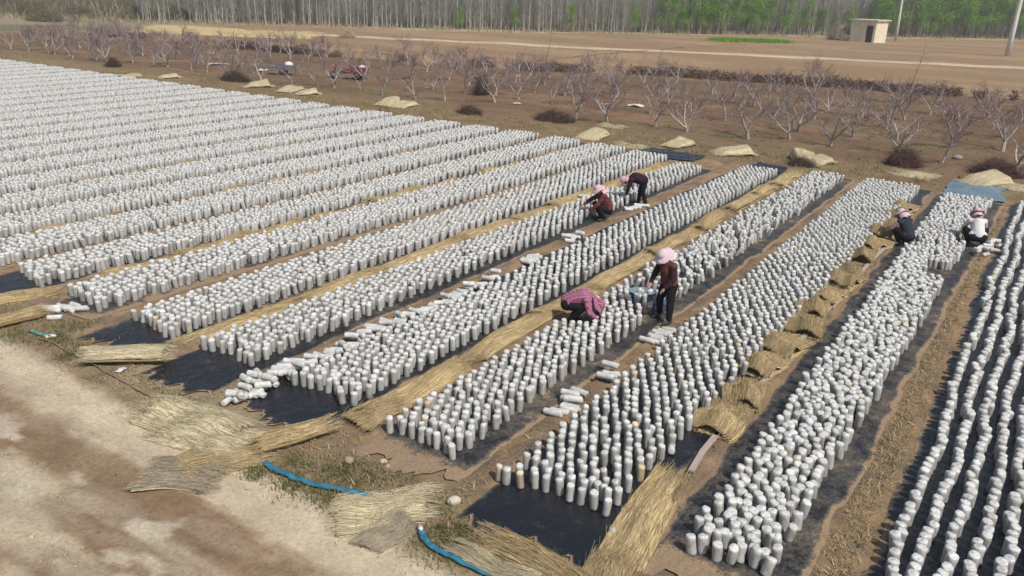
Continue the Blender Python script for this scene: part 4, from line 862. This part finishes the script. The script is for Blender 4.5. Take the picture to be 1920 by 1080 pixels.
GT = [(1245, 1.0), (1262, .8), (1295, 1.05), (1318, .9), (1352, 1.25), (1380, .95), (1415, 1.05), (1440, .8), (1475, .9), (1508, .75), (1540, .6), (1590, .7), (1640, 1.0), (1672, 1.15), (1700, 1.2), (1735, .95), (1762, 1.2), (1800, 1.3), (1828, 1.0), (1850, 1.2), (1885, 1.4), (1910, 1.2), (965, .5), (1070, .55), (860, .45), (1190, .6)]
GT += [(1655, .8), (1718, .9), (1780, 1.0), (1865, 1.1), (1330, .8), (1400, .7), (1815, .7), (1745, .7), (1280, .6), (1920, 1.0), (1935, 1.2)]; GT.sort()
for k, (px, s) in enumerate(GT):
    lo, hi = 35.0, 110.0                                                 # walk the sight line to the edge of the wood
    for py in np.arange(35, 110, 0.5):
        q = at(px, py)
        if q.y < float(forest_y(np.array(q.x))) - 0.5: break
    w, c = LV[k % 5]
    t = thing('leafy_young_tree', 'fresh green young tree at the edge of the wood, %s from left' % ordw(k + 1), 'tree', (q.x, q.y, 0), k * 1.3, 'green young trees along the wood'); t.scale = (s * 1.75, s * 1.75, s * 1.5); link('trunk', w, t); link('crown', c, t)

# ---------------------------------------------------------------- people
def remeshed(name, mb, voxel, mat, smooth=3):
    """fuse overlapping solids into one continuous skin"""
    o = bpy.data.objects.new('tmp', mesh('tmp', np.array(mb.v), mb.f, None)); C.objects.link(o)
    m = o.modifiers.new('r', 'REMESH'); m.mode = 'VOXEL'; m.voxel_size = voxel
    if smooth: k = o.modifiers.new('s', 'SMOOTH'); k.factor = 0.5; k.iterations = smooth
    dg = bpy.context.evaluated_depsgraph_get(); me = bpy.data.meshes.new_from_object(o.evaluated_get(dg)); bpy.data.objects.remove(o)
    me.name = name; me.materials.clear(); me.materials.append(mat); me.polygons.foreach_set('use_smooth', np.ones(len(me.polygons), bool)); return me
def taper(mb, a, b, ra, rb, n=12):
    a, b = Vector(a), Vector(b); mb.tube([a, a.lerp(b, .33), a.lerp(b, .67), b], [ra, ra * .7 + rb * .35, ra * .35 + rb * .68, rb], n); mb.ball(a, ra, n, 8); mb.ball(b, rb, n, 8)
def hand(mb, w, e, curl):
    """palm and five fingers continuing the forearm e -> w"""
    d = (w - e).normalized(); s = d.cross(Vector((0, 0, 1))); s = s.normalized() if s.length > .1 else Vector((1, 0, 0)); nrm = s.cross(d)
    p = w + d * 0.045; T = Matrix((s, d, nrm)).transposed(); mb.ball(p, (0.036, 0.048, 0.016), 10, 6, T)
    for k, (o, L) in enumerate(((-.028, .055), (-.010, .065), (.009, .062), (.026, .048))):
        a = p + s * o + d * .036; b = a + (d * .9 - nrm * curl * .5).normalized() * L * .55; c = b + (d * .6 - nrm * curl).normalized() * L * .55; mb.tube([a, b, c], [.0095, .009, .0075], 7)
    a = p - s * .028 - d * .018; b = a + (d * .6 - s * .8).normalized() * .034; c = b + (d - s * .2 - nrm * curl * .4).normalized() * .03; mb.tube([a, b, c], [.011, .0105, .009], 7)
def person(label, loc, face, J, top, bottom, hatm, sleeve=None, vest=None, hat_tilt=0.0):
    """J: joints in a local frame, +y forward. Body, clothes and hat are parts."""
    f = Vector(face); rz = math.atan2(-f.x, f.y); t = thing('person', label, 'person', (loc.x, loc.y, 0.012), rz)
    J = {k: Vector(v) for k, v in J.items()}
    mir = lambda v: Vector((-v.x, v.y, v.z))
    for k in ('sh', 'el', 'wr', 'hip', 'kn', 'an'):
        if k + 'L' not in J: J[k + 'L'] = mir(J[k]); 
        if k + 'R' not in J: J[k + 'R'] = J[k].copy()
    up = (J['neck'] - J['pelvis']).normalized(); hd = J['head']; fw = J.get('look', Vector((0, 1, -.2))).normalized(); hu = (J['head'] - J['neck']).normalized(); hu = (hu - fw * hu.dot(fw)).normalized(); hs = fw.cross(hu); HT = Matrix((hs, fw, hu)).transposed()
    b = MB()
    taper(b, J['pelvis'], J['chest'], .135, .14); taper(b, J['chest'], J['neck'] - up * .05, .135, .075); taper(b, J['neck'] - up * .05, hd - hu * .03, .055, .05)
    b.ball(hd, (.074, .092, .112), 14, 10, HT); b.ball(hd + fw * .092 - hu * .012, (.014, .022, .02), 8, 6, HT); b.ball(hd + fw * .055 - hu * .075, (.04, .04, .035), 8, 6, HT)
    for s in (-1, 1): b.ball(hd + hs * s * .076, (.012, .022, .032), 8, 6, HT)
    for S_ in 'LR':
        taper(b, J['sh' + S_], J['el' + S_], .05, .04); taper(b, J['el' + S_], J['wr' + S_], .04, .027); hand(b, J['wr' + S_], J['el' + S_], J.get('curl', Vector((.5, 0, 0))).x)
        taper(b, J['hip' + S_], J['kn' + S_], .082, .056); taper(b, J['kn' + S_], J['an' + S_], .056, .036); toe = J['an' + S_] + J.get('toe', Vector((0, .16, -.05))); taper(b, J['an' + S_] + Vector((0, -.02, -.03)), toe, .036, .03)
    link('body', remeshed('body', b, 0.009, MAT['skin'], 2), t)
    j = MB(); taper(j, J['pelvis'] + up * .02, J['chest'], .165, .172); taper(j, J['chest'], J['neck'] - up * .04, .168, .085); taper(j, J['shL'], J['shR'], .085, .085); taper(j, J['hipL'] + up * .06, J['hipR'] + up * .06, .12, .12)
    sv = MB()
    for S_ in 'LR':
        m = J['wr' + S_].lerp(J['el' + S_], .12); k = sv if vest else j
        taper(k, J['sh' + S_], J['el' + S_], .075, .062); taper(k, J['el' + S_], m, .062, .045)
    link('jacket' if not vest else 'vest', remeshed('jacket', j, 0.014, MAT[vest or top], 4), t)
    if vest: link('shirt_sleeves', remeshed('shirt_sleeves', sv, 0.014, MAT[top], 4), t)['kind'] = 'stuff'
    p = MB(); taper(p, J['hipL'], J['hipR'], .125, .125); taper(p, J['pelvis'], J['pelvis'] + up * .05, .14, .14)
    for S_ in 'LR': taper(p, J['hip' + S_], J['kn' + S_], .112, .08); taper(p, J['kn' + S_], J['an' + S_] + Vector((0, 0, .02)), .08, .062)
    link('trousers', remeshed('trousers', p, 0.014, MAT[bottom], 4), t)
    for S_ in 'LR':
        s_ = MB(); toe = J['an' + S_] + J.get('toe', Vector((0, .16, -.05))); taper(s_, J['an' + S_] + Vector((0, -.03, -.035)), toe, .045, .038); link('shoe', remeshed('shoe', s_, 0.012, MAT['shoe'], 2), t)
    hr = MB(); hr.ball(hd - fw * .012 + hu * .012, (.082, .094, .112), 12, 8, HT); link('hair', hr.me('hair', MAT['hair']), t)
    for s in (-1, 1):
        e = MB(); e.ball(hd + fw * .083 + hs * s * .03 + hu * .004, .011, 8, 6); link('eye', e.me('eye', MAT['white']), t)
    # cloth sun bonnet: crown, wide waved brim, neck flap
    c0 = hd + hu * .035 - fw * .01; cr = MB(); V = []; F = []; n = 20
    for i in range(6):
        a = i / 5 * pi / 2; rr = .105 * math.cos(a) ** .7; V += [c0 + HT @ Vector((rr * math.cos(2 * pi * k / n), rr * 1.15 * math.sin(2 * pi * k / n), .02 + .10 * math.sin(a))) for k in range(n)]
    F = [(i * n + k, i * n + (k + 1) % n, (i + 1) * n + (k + 1) % n, (i + 1) * n + k) for i in range(5) for k in range(n)]; cr.add(V, F); h0 = link('sun_hat', cr.me('sun_hat', MAT[hatm]), t)
    br = MB(); V = []; R_ = [.10, .135, .168, .19]
    for i, rr in enumerate(R_):
        for k in range(28):
            a = 2 * pi * k / 28; V.append(c0 + HT @ Vector((rr * math.cos(a), rr * 1.12 * math.sin(a), .025 - .055 * (i / 3) ** 1.4 + .014 * (i / 3) * math.sin(4 * a + loc.x))))
    V += [v - hu * .007 for v in V]; m = 28; L = len(R_) * m
    for i in range(3):
        for k in range(m): q = (i * m + k, i * m + (k + 1) % m, (i + 1) * m + (k + 1) % m, (i + 1) * m + k); br.f.append(q); br.f.append(tuple(x + L for x in q[::-1]))
    for k in range(m): br.f.append((3 * m + k, 3 * m + (k + 1) % m, L + 3 * m + (k + 1) % m, L + 3 * m + k))
    br.v = [tuple(v) for v in V]; br.c = [(0.5, .5, .5)] * len(V); link('brim', br.me('brim', MAT[hatm]), h0)
    fl = MB(); V = []
    for i in range(7):
        for k in range(15):
            a = pi + pi * (k / 14); rr = .10 + .055 * i / 6; V.append(c0 + HT @ Vector((rr * math.cos(a), rr * 1.1 * math.sin(a) - .01 * i, .01 - .20 * i / 6 + .008 * math.sin(a * 9) * i / 6)))
    V2 = V + [v + (v - hd).normalized() * .006 for v in V]
    for i in range(6):
        for k in range(14): q = (i * 15 + k, i * 15 + k + 1, (i + 1) * 15 + k + 1, (i + 1) * 15 + k); fl.f.append(q[::-1]); fl.f.append(tuple(x + 105 for x in q))
    fl.v = [tuple(v) for v in V2]; fl.c = [(0.5, .5, .5)] * len(V2); link('neck_flap', fl.me('neck_flap', MAT[hatm]), h0)
    return t
LEFT = Vector((-.825, -.564, 0)); RIGHT = -LEFT; AWAY = Vector((-.555, .83, 0)); TOWARD = -AWAY
person('standing woman in pink sun bonnet and brown plaid vest looking down', PEOPLE['stander'], LEFT * .8 + TOWARD * .55,
       dict(pelvis=(0, -.03, .84), chest=(0, .06, 1.12), neck=(0, .15, 1.33), head=(0, .225, 1.43), look=(0, .8, -.75), sh=(.175, .09, 1.24), el=(.26, .16, .98), wr=(.20, .32, .82), hip=(.085, -.02, .80), knR=(.16, .05, .43), anR=(.21, -.03, .085), knL=(-.15, .06, .43), anL=(-.20, .10, .085)), 'aubergine', 'black', 'palepink', vest='brownplaid')
person('woman in magenta plaid jacket and headscarf bent low over the fourth bed', PEOPLE['bender'], RIGHT * .95 + TOWARD * .25,
       dict(pelvis=(0, -.20, .46), chest=(0, .12, .60), neck=(0, .34, .52), head=(0, .42, .44), look=(0, .5, -.9), sh=(.17, .22, .58), el=(.25, .30, .36), wr=(.16, .45, .20), hip=(.09, -.20, .42), kn=(.17, .14, .42), an=(.14, -.10, .085)), 'magplaid', 'black', 'magplaid')
person('crouching woman in maroon jacket and pink hat reaching to the left', PEOPLE['reacher'], LEFT * .9 + TOWARD * .2,
       dict(pelvis=(0, -.14, .36), chest=(0, .03, .62), neck=(0, .13, .82), head=(0, .20, .92), look=(0, .9, -.55), sh=(.175, .08, .73), elR=(.26, .34, .56), wrR=(.22, .56, .42), elL=(-.25, .30, .52), wrL=(-.2, .5, .34), hip=(.09, -.14, .30), kn=(.19, .22, .46), an=(.15, .02, .085)), 'maroon', 'black', 'pink')
person('woman bent double in dark jacket with straight legs and pink hat', PEOPLE['stooper'], LEFT * .95 + AWAY * .15,
       dict(pelvis=(0, -.06, .80), chest=(0, .22, .86), neck=(0, .44, .80), head=(0, .54, .74), look=(0, .5, -.9), sh=(.17, .33, .82), el=(.20, .40, .56), wr=(.14, .46, .34), hip=(.09, -.06, .77), knR=(.12, .02, .42), anR=(.14, .06, .085), knL=(-.11, -.06, .42), anL=(-.12, -.16, .085)), 'aubergine', 'black', 'pink')
person('squatting woman in dark navy vest with back turned, pink hat', PEOPLE['vest'], AWAY * .9 + LEFT * .35,
       dict(pelvis=(0, -.12, .30), chest=(0, .02, .56), neck=(0, .14, .74), head=(0, .24, .82), look=(0, .8, -.7), sh=(.18, .08, .66), el=(.29, .22, .45), wr=(.24, .42, .32), hip=(.10, -.12, .27), kn=(.21, .20, .46), an=(.16, .0, .085)), 'pinkplaid', 'black', 'palepink', vest='navy')
person('squatting woman in white jacket and black trousers with back turned', PEOPLE['white'], AWAY * .85 + RIGHT * .2,
       dict(pelvis=(0, -.10, .34), chest=(0, .12, .62), neck=(0, .27, .76), head=(0, .37, .84), look=(0, .8, -.75), sh=(.18, .20, .68), el=(.27, .36, .46), wr=(.22, .52, .30), hip=(.13, -.12, .30), kn=(.26, .18, .44), an=(.18, -.02, .085)), 'whitecloth', 'black', 'pink')

# ---------------------------------------------------------------- small things among the beds
def stool(label, p, mat, rz=0, s=1.0):
    t = thing('stool', label, 'stool', (p.x, p.y, 0.012), rz); a = MB(); n = 4; a.box((-.18 * s, -.13 * s, .22), (.18 * s, .13 * s, .25)); link('seat', a.me('seat', MAT[mat], False), t)
    for x in (-1, 1):
        for y in (-1, 1):
            l = MB(); l.tube([(x * .16 * s, y * .12 * s, 0), (x * .14 * s, y * .10 * s, .221)], .016, 6); link('leg', l.me('leg', MAT[mat]), t)
stool('small blue plastic stool at the feet of the standing woman', at(1238, 588), 'bluepl', .5)
def basket(label, p, mat, rz, r=.22, h=.22):
    t = thing('basket', label, 'basket', (p.x, p.y, 0.012), rz); m = MB(); n = 18; pr = [(0, .01), (r * .8, .01), (r, h), (r * 1.06, h), (r * 1.06, h - .02), (r * .98, h - .02), (r * .78, .02), (0, .02)]; V = []
    for q, z in pr: V += [(q * math.cos(2 * pi * k / n) * 1.35, q * math.sin(2 * pi * k / n), z) for k in range(n)]
    m.add(V, [(i * n + k, i * n + (k + 1) % n, (i + 1) * n + (k + 1) % n, (i + 1) * n + k) for i in range(len(pr) - 1) for k in range(n)]); link('tub', m.me('tub', MAT[mat]), t)
    for s in (-1, 1):
        q = MB(); q.tube([(s * r * 1.38, -.06, h - .03), (s * r * 1.55, -.04, h), (s * r * 1.55, .04, h), (s * r * 1.38, .06, h - .03)], .01, 6); link('handle', q.me('handle', MAT[mat]), t)
basket('grey blue plastic tub on the bed left of the standing woman', at(1203, 563), 'slate', .6)
basket('grey tub lying by the hands of the woman bent double', at(1163, 372), 'slate', .4, .24, .2)
def plank():
    A, B = at(1295, 890), at(1345, 815); C_, D = at(1340, 820), at(1662, 462)
    for (a, b, w, lab) in ((A, B, .045, 'short weathered wooden board lying beside the long flat straw mat'), (C_, D, .045, 'long thin weathered plank running beside the folded straw mats')):
        n = max(2, int((b - a).length / 1.2)); m = MB(); d = (b - a).normalized(); q = Vector((-d.y, d.x, 0)) * w; P = [a.lerp(b, i / n) + Vector((-d.y, d.x, 0)) * .03 * math.sin(i * 1.7) for i in range(n + 1)]
        V = []
        for p in P:
            z = max(gz(p.x, p.y), 0) + .02; V += [p - q + Vector((0, 0, z)), p + q + Vector((0, 0, z)), p + q + Vector((0, 0, z + .03)), p - q + Vector((0, 0, z + .03))]
        F = [(i * 4 + k, i * 4 + (k + 1) % 4, i * 4 + 4 + (k + 1) % 4, i * 4 + 4 + k) for i in range(n) for k in range(4)] + [(3, 2, 1, 0), tuple(n * 4 + k for k in range(4))]
        m.add(V, F, (0.36, 0.30, 0.25)); tag(link('wooden_plank', m.me('wooden_plank', MAT['plank'], False)), lab, 'plank')
plank()
def hose(label, pts, mat, w=.045, h=.018, name='water_hose', conn=True):
    P = [at(*p) for p in pts]; Q = []
    for i in range(len(P) - 1):
        p0, p1, p2, p3 = P[max(0, i - 1)], P[i], P[i + 1], P[min(len(P) - 1, i + 2)]
        for t in np.linspace(0, 1, 10, endpoint=False): Q.append(0.5 * ((2 * p1) + (p2 - p0) * t + (2 * p0 - 5 * p1 + 4 * p2 - p3) * t * t + (3 * p1 - p0 - 3 * p2 + p3) * t ** 3))
    Q.append(P[-1]); V = []; n = 8; t_ = thing(name, label, 'hose', (0, 0, 0)); m = MB()
    for i, p in enumerate(Q):
        d = (Q[min(i + 1, len(Q) - 1)] - Q[max(i - 1, 0)]).normalized(); s = Vector((-d.y, d.x, 0)); z = gz(p.x, p.y) + h + .024; ww = w * (1 + .12 * math.sin(i * 1.1)); hh = h * (1 + .35 * math.sin(i * .9))
        V += [Vector((p.x, p.y, z)) + s * ww * math.cos(2 * pi * k / n) + Vector((0, 0, hh * math.sin(2 * pi * k / n))) for k in range(n)]
    F = [(i * n + k, (i + 1) * n + k, (i + 1) * n + (k + 1) % n, i * n + (k + 1) % n) for i in range(len(Q) - 1) for k in range(n)] + [tuple(range(n)), tuple((len(Q) - 1) * n + k for k in range(n))[::-1]]
    m.add(V, F); link('tube', m.me('tube', MAT[mat]), t_)
    if conn:
        c = MB(); p = Q[0] + Vector((0, 0, gz(Q[0].x, Q[0].y) + .03)); d = (Q[0] - Q[1]).normalized(); c.tube([p - d * .03, p + d * .09], .034, 10); link('coupling', c.me('coupling', MAT['white']), t_)
hose('flat blue water hose lying from the straw bundle across the verge', [(498, 872), (520, 888), (560, 905), (610, 918), (690, 934)], 'hose', .048, .022, conn=False)
hose('flat blue water hose with white coupling running off the bottom edge', [(790, 1000), (800, 1020), (840, 1045), (900, 1070), (950, 1090)], 'hose', .045)
hose('short teal hose piece on the verge at left', [(98, 634), (80, 630), (55, 622)], 'teal', .04)
hose('teal hose end at the left edge of the picture', [(18, 606), (0, 600), (-40, 590)], 'teal', .04, conn=False)
hose('thin tan irrigation pipe running along the road edge at left', [(70, 636), (130, 662), (180, 690), (220, 712), (270, 738), (300, 752)], 'tanpipe', .014, .012, 'irrigation_pipe', False)
def stone(label, p, r, seed, col=(0.42, 0.37, 0.31), q=.7):
    g = np.random.default_rng(seed); m = MB(); m.ball((0, 0, 0), (r, r * .75, r * q), 10, 7); V = np.array(m.v); V *= (1 + .18 * (fbm(V[:, 0] / r + seed, V[:, 1] / r + V[:, 2] / r, 1.3, 3, seed) - .5))[:, None] * (1 + g.normal(0, .02, (len(V), 1))); m.v = [tuple(v) for v in V]; m.c = [col] * len(V)
    tag(link('stone', m.me('stone', MAT['stone']), None, (p.x, p.y, max(0, gz(p.x, p.y)) + r * q * .6), seed), label, 'stone')
stone('pale blocky stone on the corner of the black film by third bed', at(851, 948), .10, 1, (0.50, 0.44, 0.36))
stone('small pale stone at the right front edge of the black film', at(1148, 998), .065, 2)
stone('rounded brown stone on the verge before fourth bed', at(655, 870), .085, 3, (0.33, 0.25, 0.18))
stone('small pale stone on the soil in front of fourth bed', at(719, 868), .06, 4)
stone('smaller stone right of the pale one before fourth bed', at(727, 876), .04, 5)
stone('grey stone lying under the orchard trees at right', at(1795, 300), .22, 7, (0.25, 0.23, 0.22), .5)
def litter(label, p, s, seed, mat='white'):
    g = np.random.default_rng(seed); k = 9; X, Y = np.meshgrid(np.linspace(-1, 1, k), np.linspace(-1, 1, k)); X = X * s * (1 + .4 * (fbm(X, Y, 1, 3, seed) - .5)); Y = Y * s * .6
    Z = .02 + s * .5 * fbm(X / s, Y / s, 1.9, 3, seed + 1) * np.exp(-(X ** 2 + Y ** 2) / s ** 2); V = np.stack([X, Y, Z], -1).reshape(-1, 3); I = np.arange(k * k).reshape(k, k); Fq = np.stack([I[:-1, :-1], I[:-1, 1:], I[1:, 1:], I[1:, :-1]], -1).reshape(-1, 4)
    tag(link('plastic_scrap', mesh('plastic_scrap', V, Fq, MAT[mat], True), None, (p.x, p.y, gz(p.x, p.y)), seed), label, 'plastic scrap')
litter('white plastic scrap on the orchard floor at left', at(408, 122), .75, 1); litter('smaller white plastic scrap beside the grey cart', at(494, 133), .5, 2); litter('white plastic scrap under the peach trees right of centre', at(1194, 199), .55, 3); litter('small white scrap on the orchard soil near centre', at(969, 196), .25, 4); litter('white plastic scrap on the soil before the straw bundle at left', at(228, 697), .09, 5); litter('torn white plastic on the verge by the teal hose', at(92, 634), .10, 6)

# ---------------------------------------------------------------- vehicles under the orchard trees
def wheel(t, p, r, w):
    q = link('wheel', None, t, p); a = MB(); n = 16; pr = [(r * .62, -w), (r * .95, -w), (r, -w * .6), (r, w * .6), (r * .95, w), (r * .62, w)]; V = []
    for rr, y in pr: V += [(rr * math.cos(2 * pi * k / n), y, rr * math.sin(2 * pi * k / n)) for k in range(n)]
    a.add(V, [(i * n + k, i * n + (k + 1) % n, ((i + 1) % 6) * n + (k + 1) % n, ((i + 1) % 6) * n + k) for i in range(6) for k in range(n)]); link('tyre', a.me('tyre', MAT['rubber']), q)
    b = MB(); b.tube([(0, -w * .7, 0), (0, w * .7, 0)], r * .63, 14); link('rim', b.me('rim', MAT['grey']), q)
def tricycle():
    p = at(655, 148); t = thing('cargo_tricycle', 'red motor tricycle with cargo bed parked under the orchard trees', 'tricycle', (p.x, p.y, gz(p.x, p.y)), math.atan2(RIGHT.y, RIGHT.x)); 
    wheel(t, (-1.15, 0, .27), .27, .06); wheel(t, (.62, -.5, .29), .29, .07); wheel(t, (.62, .5, .29), .29, .07)
    b = MB(); b.box((-.02, -.55, .45), (1.35, .55, .50)); b.box((-.02, -.55, .501), (1.35, -.50, .80)); b.box((-.02, .50, .501), (1.35, .55, .80)); b.box((-.02, -.499, .501), (.03, .499, .92)); b.box((1.30, -.499, .501), (1.35, .499, .80)); link('cargo_bed', b.me('cargo_bed', MAT['red'], False), t)
    f = MB(); f.tube([(-1.15, 0, .3), (-.92, 0, .82), (-.86, 0, 1.0)], .04, 8); f.tube([(-.92, 0, .75), (-.55, 0, .42), (0, 0, .44)], .05, 8); link('frame', f.me('frame', MAT['grey']), t)
    k = MB(); k.ball((-.55, 0, .62), (.30, .17, .13), 12, 8); link('fuel_tank', k.me('fuel_tank', MAT['red']), t)
    w = MB(); w.ball((-.98, 0, .85), (.10, .24, .22), 12, 8); link('front_cowl', w.me('front_cowl', MAT['red']), t)
    e = MB(); e.box((-.38, -.2, .62), (-.05, .2, .74)); link('seat', e.me('seat', MAT['rubber'], False), t)
    h = MB(); h.tube([(-.72, -.36, 1.02), (-.86, -.1, 1.0), (-.86, .1, 1.0), (-.72, .36, 1.02)], .018, 6); link('handlebar', h.me('handlebar', MAT['grey']), t)
    m = MB(); m.ball((-1.15, 0, .52), (.22, .09, .07), 10, 6); link('mudguard', m.me('mudguard', MAT['red']), t)
    l = MB(); l.ball((-1.09, 0, .92), (.05, .08, .08), 10, 6); link('headlight', l.me('headlight', MAT['white']), t)
    s = MB(); s.ball((.95, .1, .86), (.28, .3, .14), 10, 6); tag(link('sack', s.me('sack', MAT['white']), None, t.matrix_basis @ Vector((0, 0, 0)), t.rotation_euler.z), 'white sack lying in the bed of the red tricycle', 'sack')
tricycle()
def cart():
    p = at(532, 139); t = thing('hand_cart', 'dark grey hand cart with load standing behind a peach tree', 'cart', (p.x, p.y, gz(p.x, p.y)), math.atan2(RIGHT.y, RIGHT.x) + .1)
    wheel(t, (0, -.45, .26), .26, .05); wheel(t, (0, .45, .26), .26, .05)
    b = MB(); b.box((-.95, -.38, .36), (.75, .38, .41)); b.box((-.95, -.38, .411), (.75, -.34, .72)); b.box((-.95, .34, .411), (.75, .38, .72)); b.box((-.95, -.339, .411), (-.91, .339, .72)); link('tray', b.me('tray', MAT['grey'], False), t)
    h = MB(); h.tube([(-.94, -.2, .42), (-1.5, -.2, .55), (-1.5, .2, .55), (-.94, .2, .42)], .02, 6); link('handle', h.me('handle', MAT['grey']), t)
    s = MB(); s.tube([(.76, 0, .38), (.76, 0, 0)], .025, 6); link('stand', s.me('stand', MAT['grey']), t)
    q = MB(); q.ball((.42, 0, .72), (.34, .34, .24), 12, 8); tag(link('sack', q.me('sack', MAT['white']), None, (p.x, p.y, gz(p.x, p.y)), t.rotation_euler.z), 'pale grey sack on the dark hand cart', 'sack')
cart()

# ---------------------------------------------------------------- shed, poles, tape, far building
def shed():
    A, B = at(1596, 77), at(1655, 80); c = (A + B) / 2; rz = math.radians(-15); t = thing('pump_shed', 'small cream plastered flat-roofed shed before the wood', 'shed', (c.x, c.y, 0), rz); w, d, h = 2.05, 1.9, 3.2; th = .2
    x0, x1 = .55, 1.65                                                    # door opening in the front wall
    m = MB(); m.box((-w, -d, -.2), (x0, -d + th, h)); m.box((x1, -d, -.2), (w, -d + th, h)); m.box((x0, -d + .002, 2.5), (x1, -d + th - .002, h - .002)); link('wall', m.me('wall', MAT['plaster'], False), t)['kind'] = 'stuff'
    for a, b in (((-w + .002, d - th, -.2), (w - .002, d, h - .004)), ((-w + .002, -d + th, -.2), (-w + th, d - th, h - .002)), ((w - th, -d + th, -.2), (w - .002, d - th, h - .002))):
        q = MB(); q.box(a, b); link('wall', q.me('wall', MAT['plaster'], False), t)
    r_ = MB(); r_.box((-w - .28, -d - .35, h), (w + .28, d + .3, h + .17)); link('roof', r_.me('roof', MAT['roof'], False), t)
    f = MB(); f.box((x0, -d + .03, -.1), (x0 + .06, -d + .12, 2.25)); link('door_frame', f.me('door_frame', MAT['doorwood'], False), t)
    dr = MB(); dr.box((x1 - .05, -d + .2, -.05), (x1 - .004, -d + .95, 2.2)); link('door', dr.me('door', MAT['doorwood'], False), t)
    fl = MB(); fl.box((-w + .1, -d + .1, -.1), (w - .1, d - .1, .02)); link('floor', fl.me('floor', MAT['dark'], False), t)
shed()
def pole(label, p, H, r0, lean, seed):
    t = thing('utility_pole', label, 'pole', (p.x, p.y, gz(p.x, p.y))); m = MB(); m.tube([(lean[0] * z, lean[1] * z, z) for z in (-.2, H * .33, H * .66, H)], [r0, r0 * .88, r0 * .76, r0 * .65], 12); link('shaft', m.me('shaft', MAT['concrete']), t)
    c = MB(); c.box((-.7 + lean[0] * H, -.05 + lean[1] * H, H - .5), (.7 + lean[0] * H, .05 + lean[1] * H, H - .4)); link('crossarm', c.me('crossarm', MAT['grey'], False), t)
pole('thick pale concrete utility pole at the right edge', at(1888, 106), 10, .33, (.012, 0), 1); pole('pale concrete utility pole right of the cream shed', at(1679, 77), 11, .22, (-.02, 0), 2)
def tape(label, pts, name='plastic_tape'):
    m = MB(); Q = [at(*p) for p in pts]; V = []; P = []
    for a, b in zip(Q[:-1], Q[1:]): P += [a.lerp(b, i / 12) for i in range(12)]
    for i, p in enumerate(P): z = gz(p.x, p.y) + .06 + .05 * math.sin(i * .9); V += [(p.x, p.y, z), (p.x, p.y + .04, z + .06), (p.x, p.y + .03, z + .005)]
    F = [(i * 3 + k, i * 3 + (k + 1) % 3, i * 3 + 3 + (k + 1) % 3, i * 3 + 3 + k) for i in range(len(P) - 1) for k in range(3)] + [(0, 1, 2)]; m.add(V, F); tag(link(name, m.me(name, MAT['redtape'])), label, 'tape')
tape('red plastic tape along the ground behind the brush row', [(770, 122), (900, 118), (1000, 115), (1080, 108), (1150, 101), (1290, 90)]); tape('red plastic tape on the tilled field near the green strip', [(1300, 88), (1360, 84), (1430, 82)])
p = at(650, 71); brush('straw_heap', 'small pale straw heap with a dark side beyond the orchard', p, 1.1, .8, .8, 2600, [(0.5, .42, .28), (.42, .34, .22)], 81, cat='straw heap')
p = at(1575, 76); brush('straw_heap', 'dry brown heap against the left side of the cream shed', p, 1.6, 1.2, 1.9, 2600, [(0.36, .30, .22), (.28, .22, .15), (.42, .36, .27)], 82, (0, 0), cat='heap')
def farmhouse(label, p, w, seed):
    t = thing('farmhouse', label, 'house', (p[0], p[1], 0), .4); m = MB(); m.box((-w, -3, -.3), (w, 3, 3.2)); link('wall', m.me('wall', MAT['wall'], False), t); r_ = MB(); V = [(-w - .4, -3.5, 3.2), (w + .4, -3.5, 3.2), (w + .4, 3.5, 3.2), (-w - .4, 3.5, 3.2), (-w - .4, 0, 4.8), (w + .4, 0, 4.8)]; r_.add(V, [(0, 1, 5, 4), (2, 3, 4, 5), (0, 4, 3), (1, 2, 5), (3, 2, 1, 0)]); link('roof', r_.me('roof', MAT['grey'], False), t)
    for k in range(int(w / 2)): q = MB(); x = -w + 1.5 + k * 3.6; q.box((x, -3.05, 1.0), (x + 1.2, -2.9, 2.3)); link('window', q.me('window', MAT['dark'], False), t)
farmhouse('white farmhouse far beyond the scrub at upper left', (-235, 150), 7, 1)

SB = [(0.13, 0.125, 0.06), (0.10, 0.095, 0.055), (0.18, 0.15, 0.09), (0.22, 0.18, 0.11)]
for k, (px, py, sx, h) in enumerate([(15, 22, 7, 3.2), (60, 30, 5, 2.4), (110, 26, 6, 2.6), (150, 33, 4, 1.8), (185, 22, 7, 2.8), (225, 30, 6, 2.6), (262, 36, 4, 2.0), (300, 28, 6, 3.0), (330, 36, 4, 2.2), (245, 12, 8, 3.0), (130, 10, 9, 3.0), (40, 8, 9, 3.0), (340, 20, 6, 3.2), (85, 40, 3, 1.4)]):
    brush('scrub_bush', 'dark twiggy scrub bush on the rough land at upper left, %s of fourteen' % ordw(k + 1), at(px, py), sx, sx * .7, h, 2600, SB, 700 + k, (0, 0), cat='bush')
# ---------------------------------------------------------------- the air: thin spring haze over the whole plain
def haze():
    m = bpy.data.materials.new('haze'); m.use_nodes = True; n = m.node_tree; n.nodes.remove(n.nodes['Principled BSDF'])
    v = nd(n, 'ShaderNodeVolumePrincipled'); v.inputs['Color'].default_value = (0.95, 0.95, 0.94, 1); v.inputs['Density'].default_value = 0.0010; v.inputs['Anisotropy'].default_value = 0.3
    n.links.new(v.outputs[0], n.nodes['Material Output'].inputs['Volume'])
    b = MB(); b.box((-2200, -600, -3), (2200, 3200, 24)); tag(link('haze', b.me('haze', m, False)), 'thin pale haze over the plain', 'haze', kind='stuff')
haze()
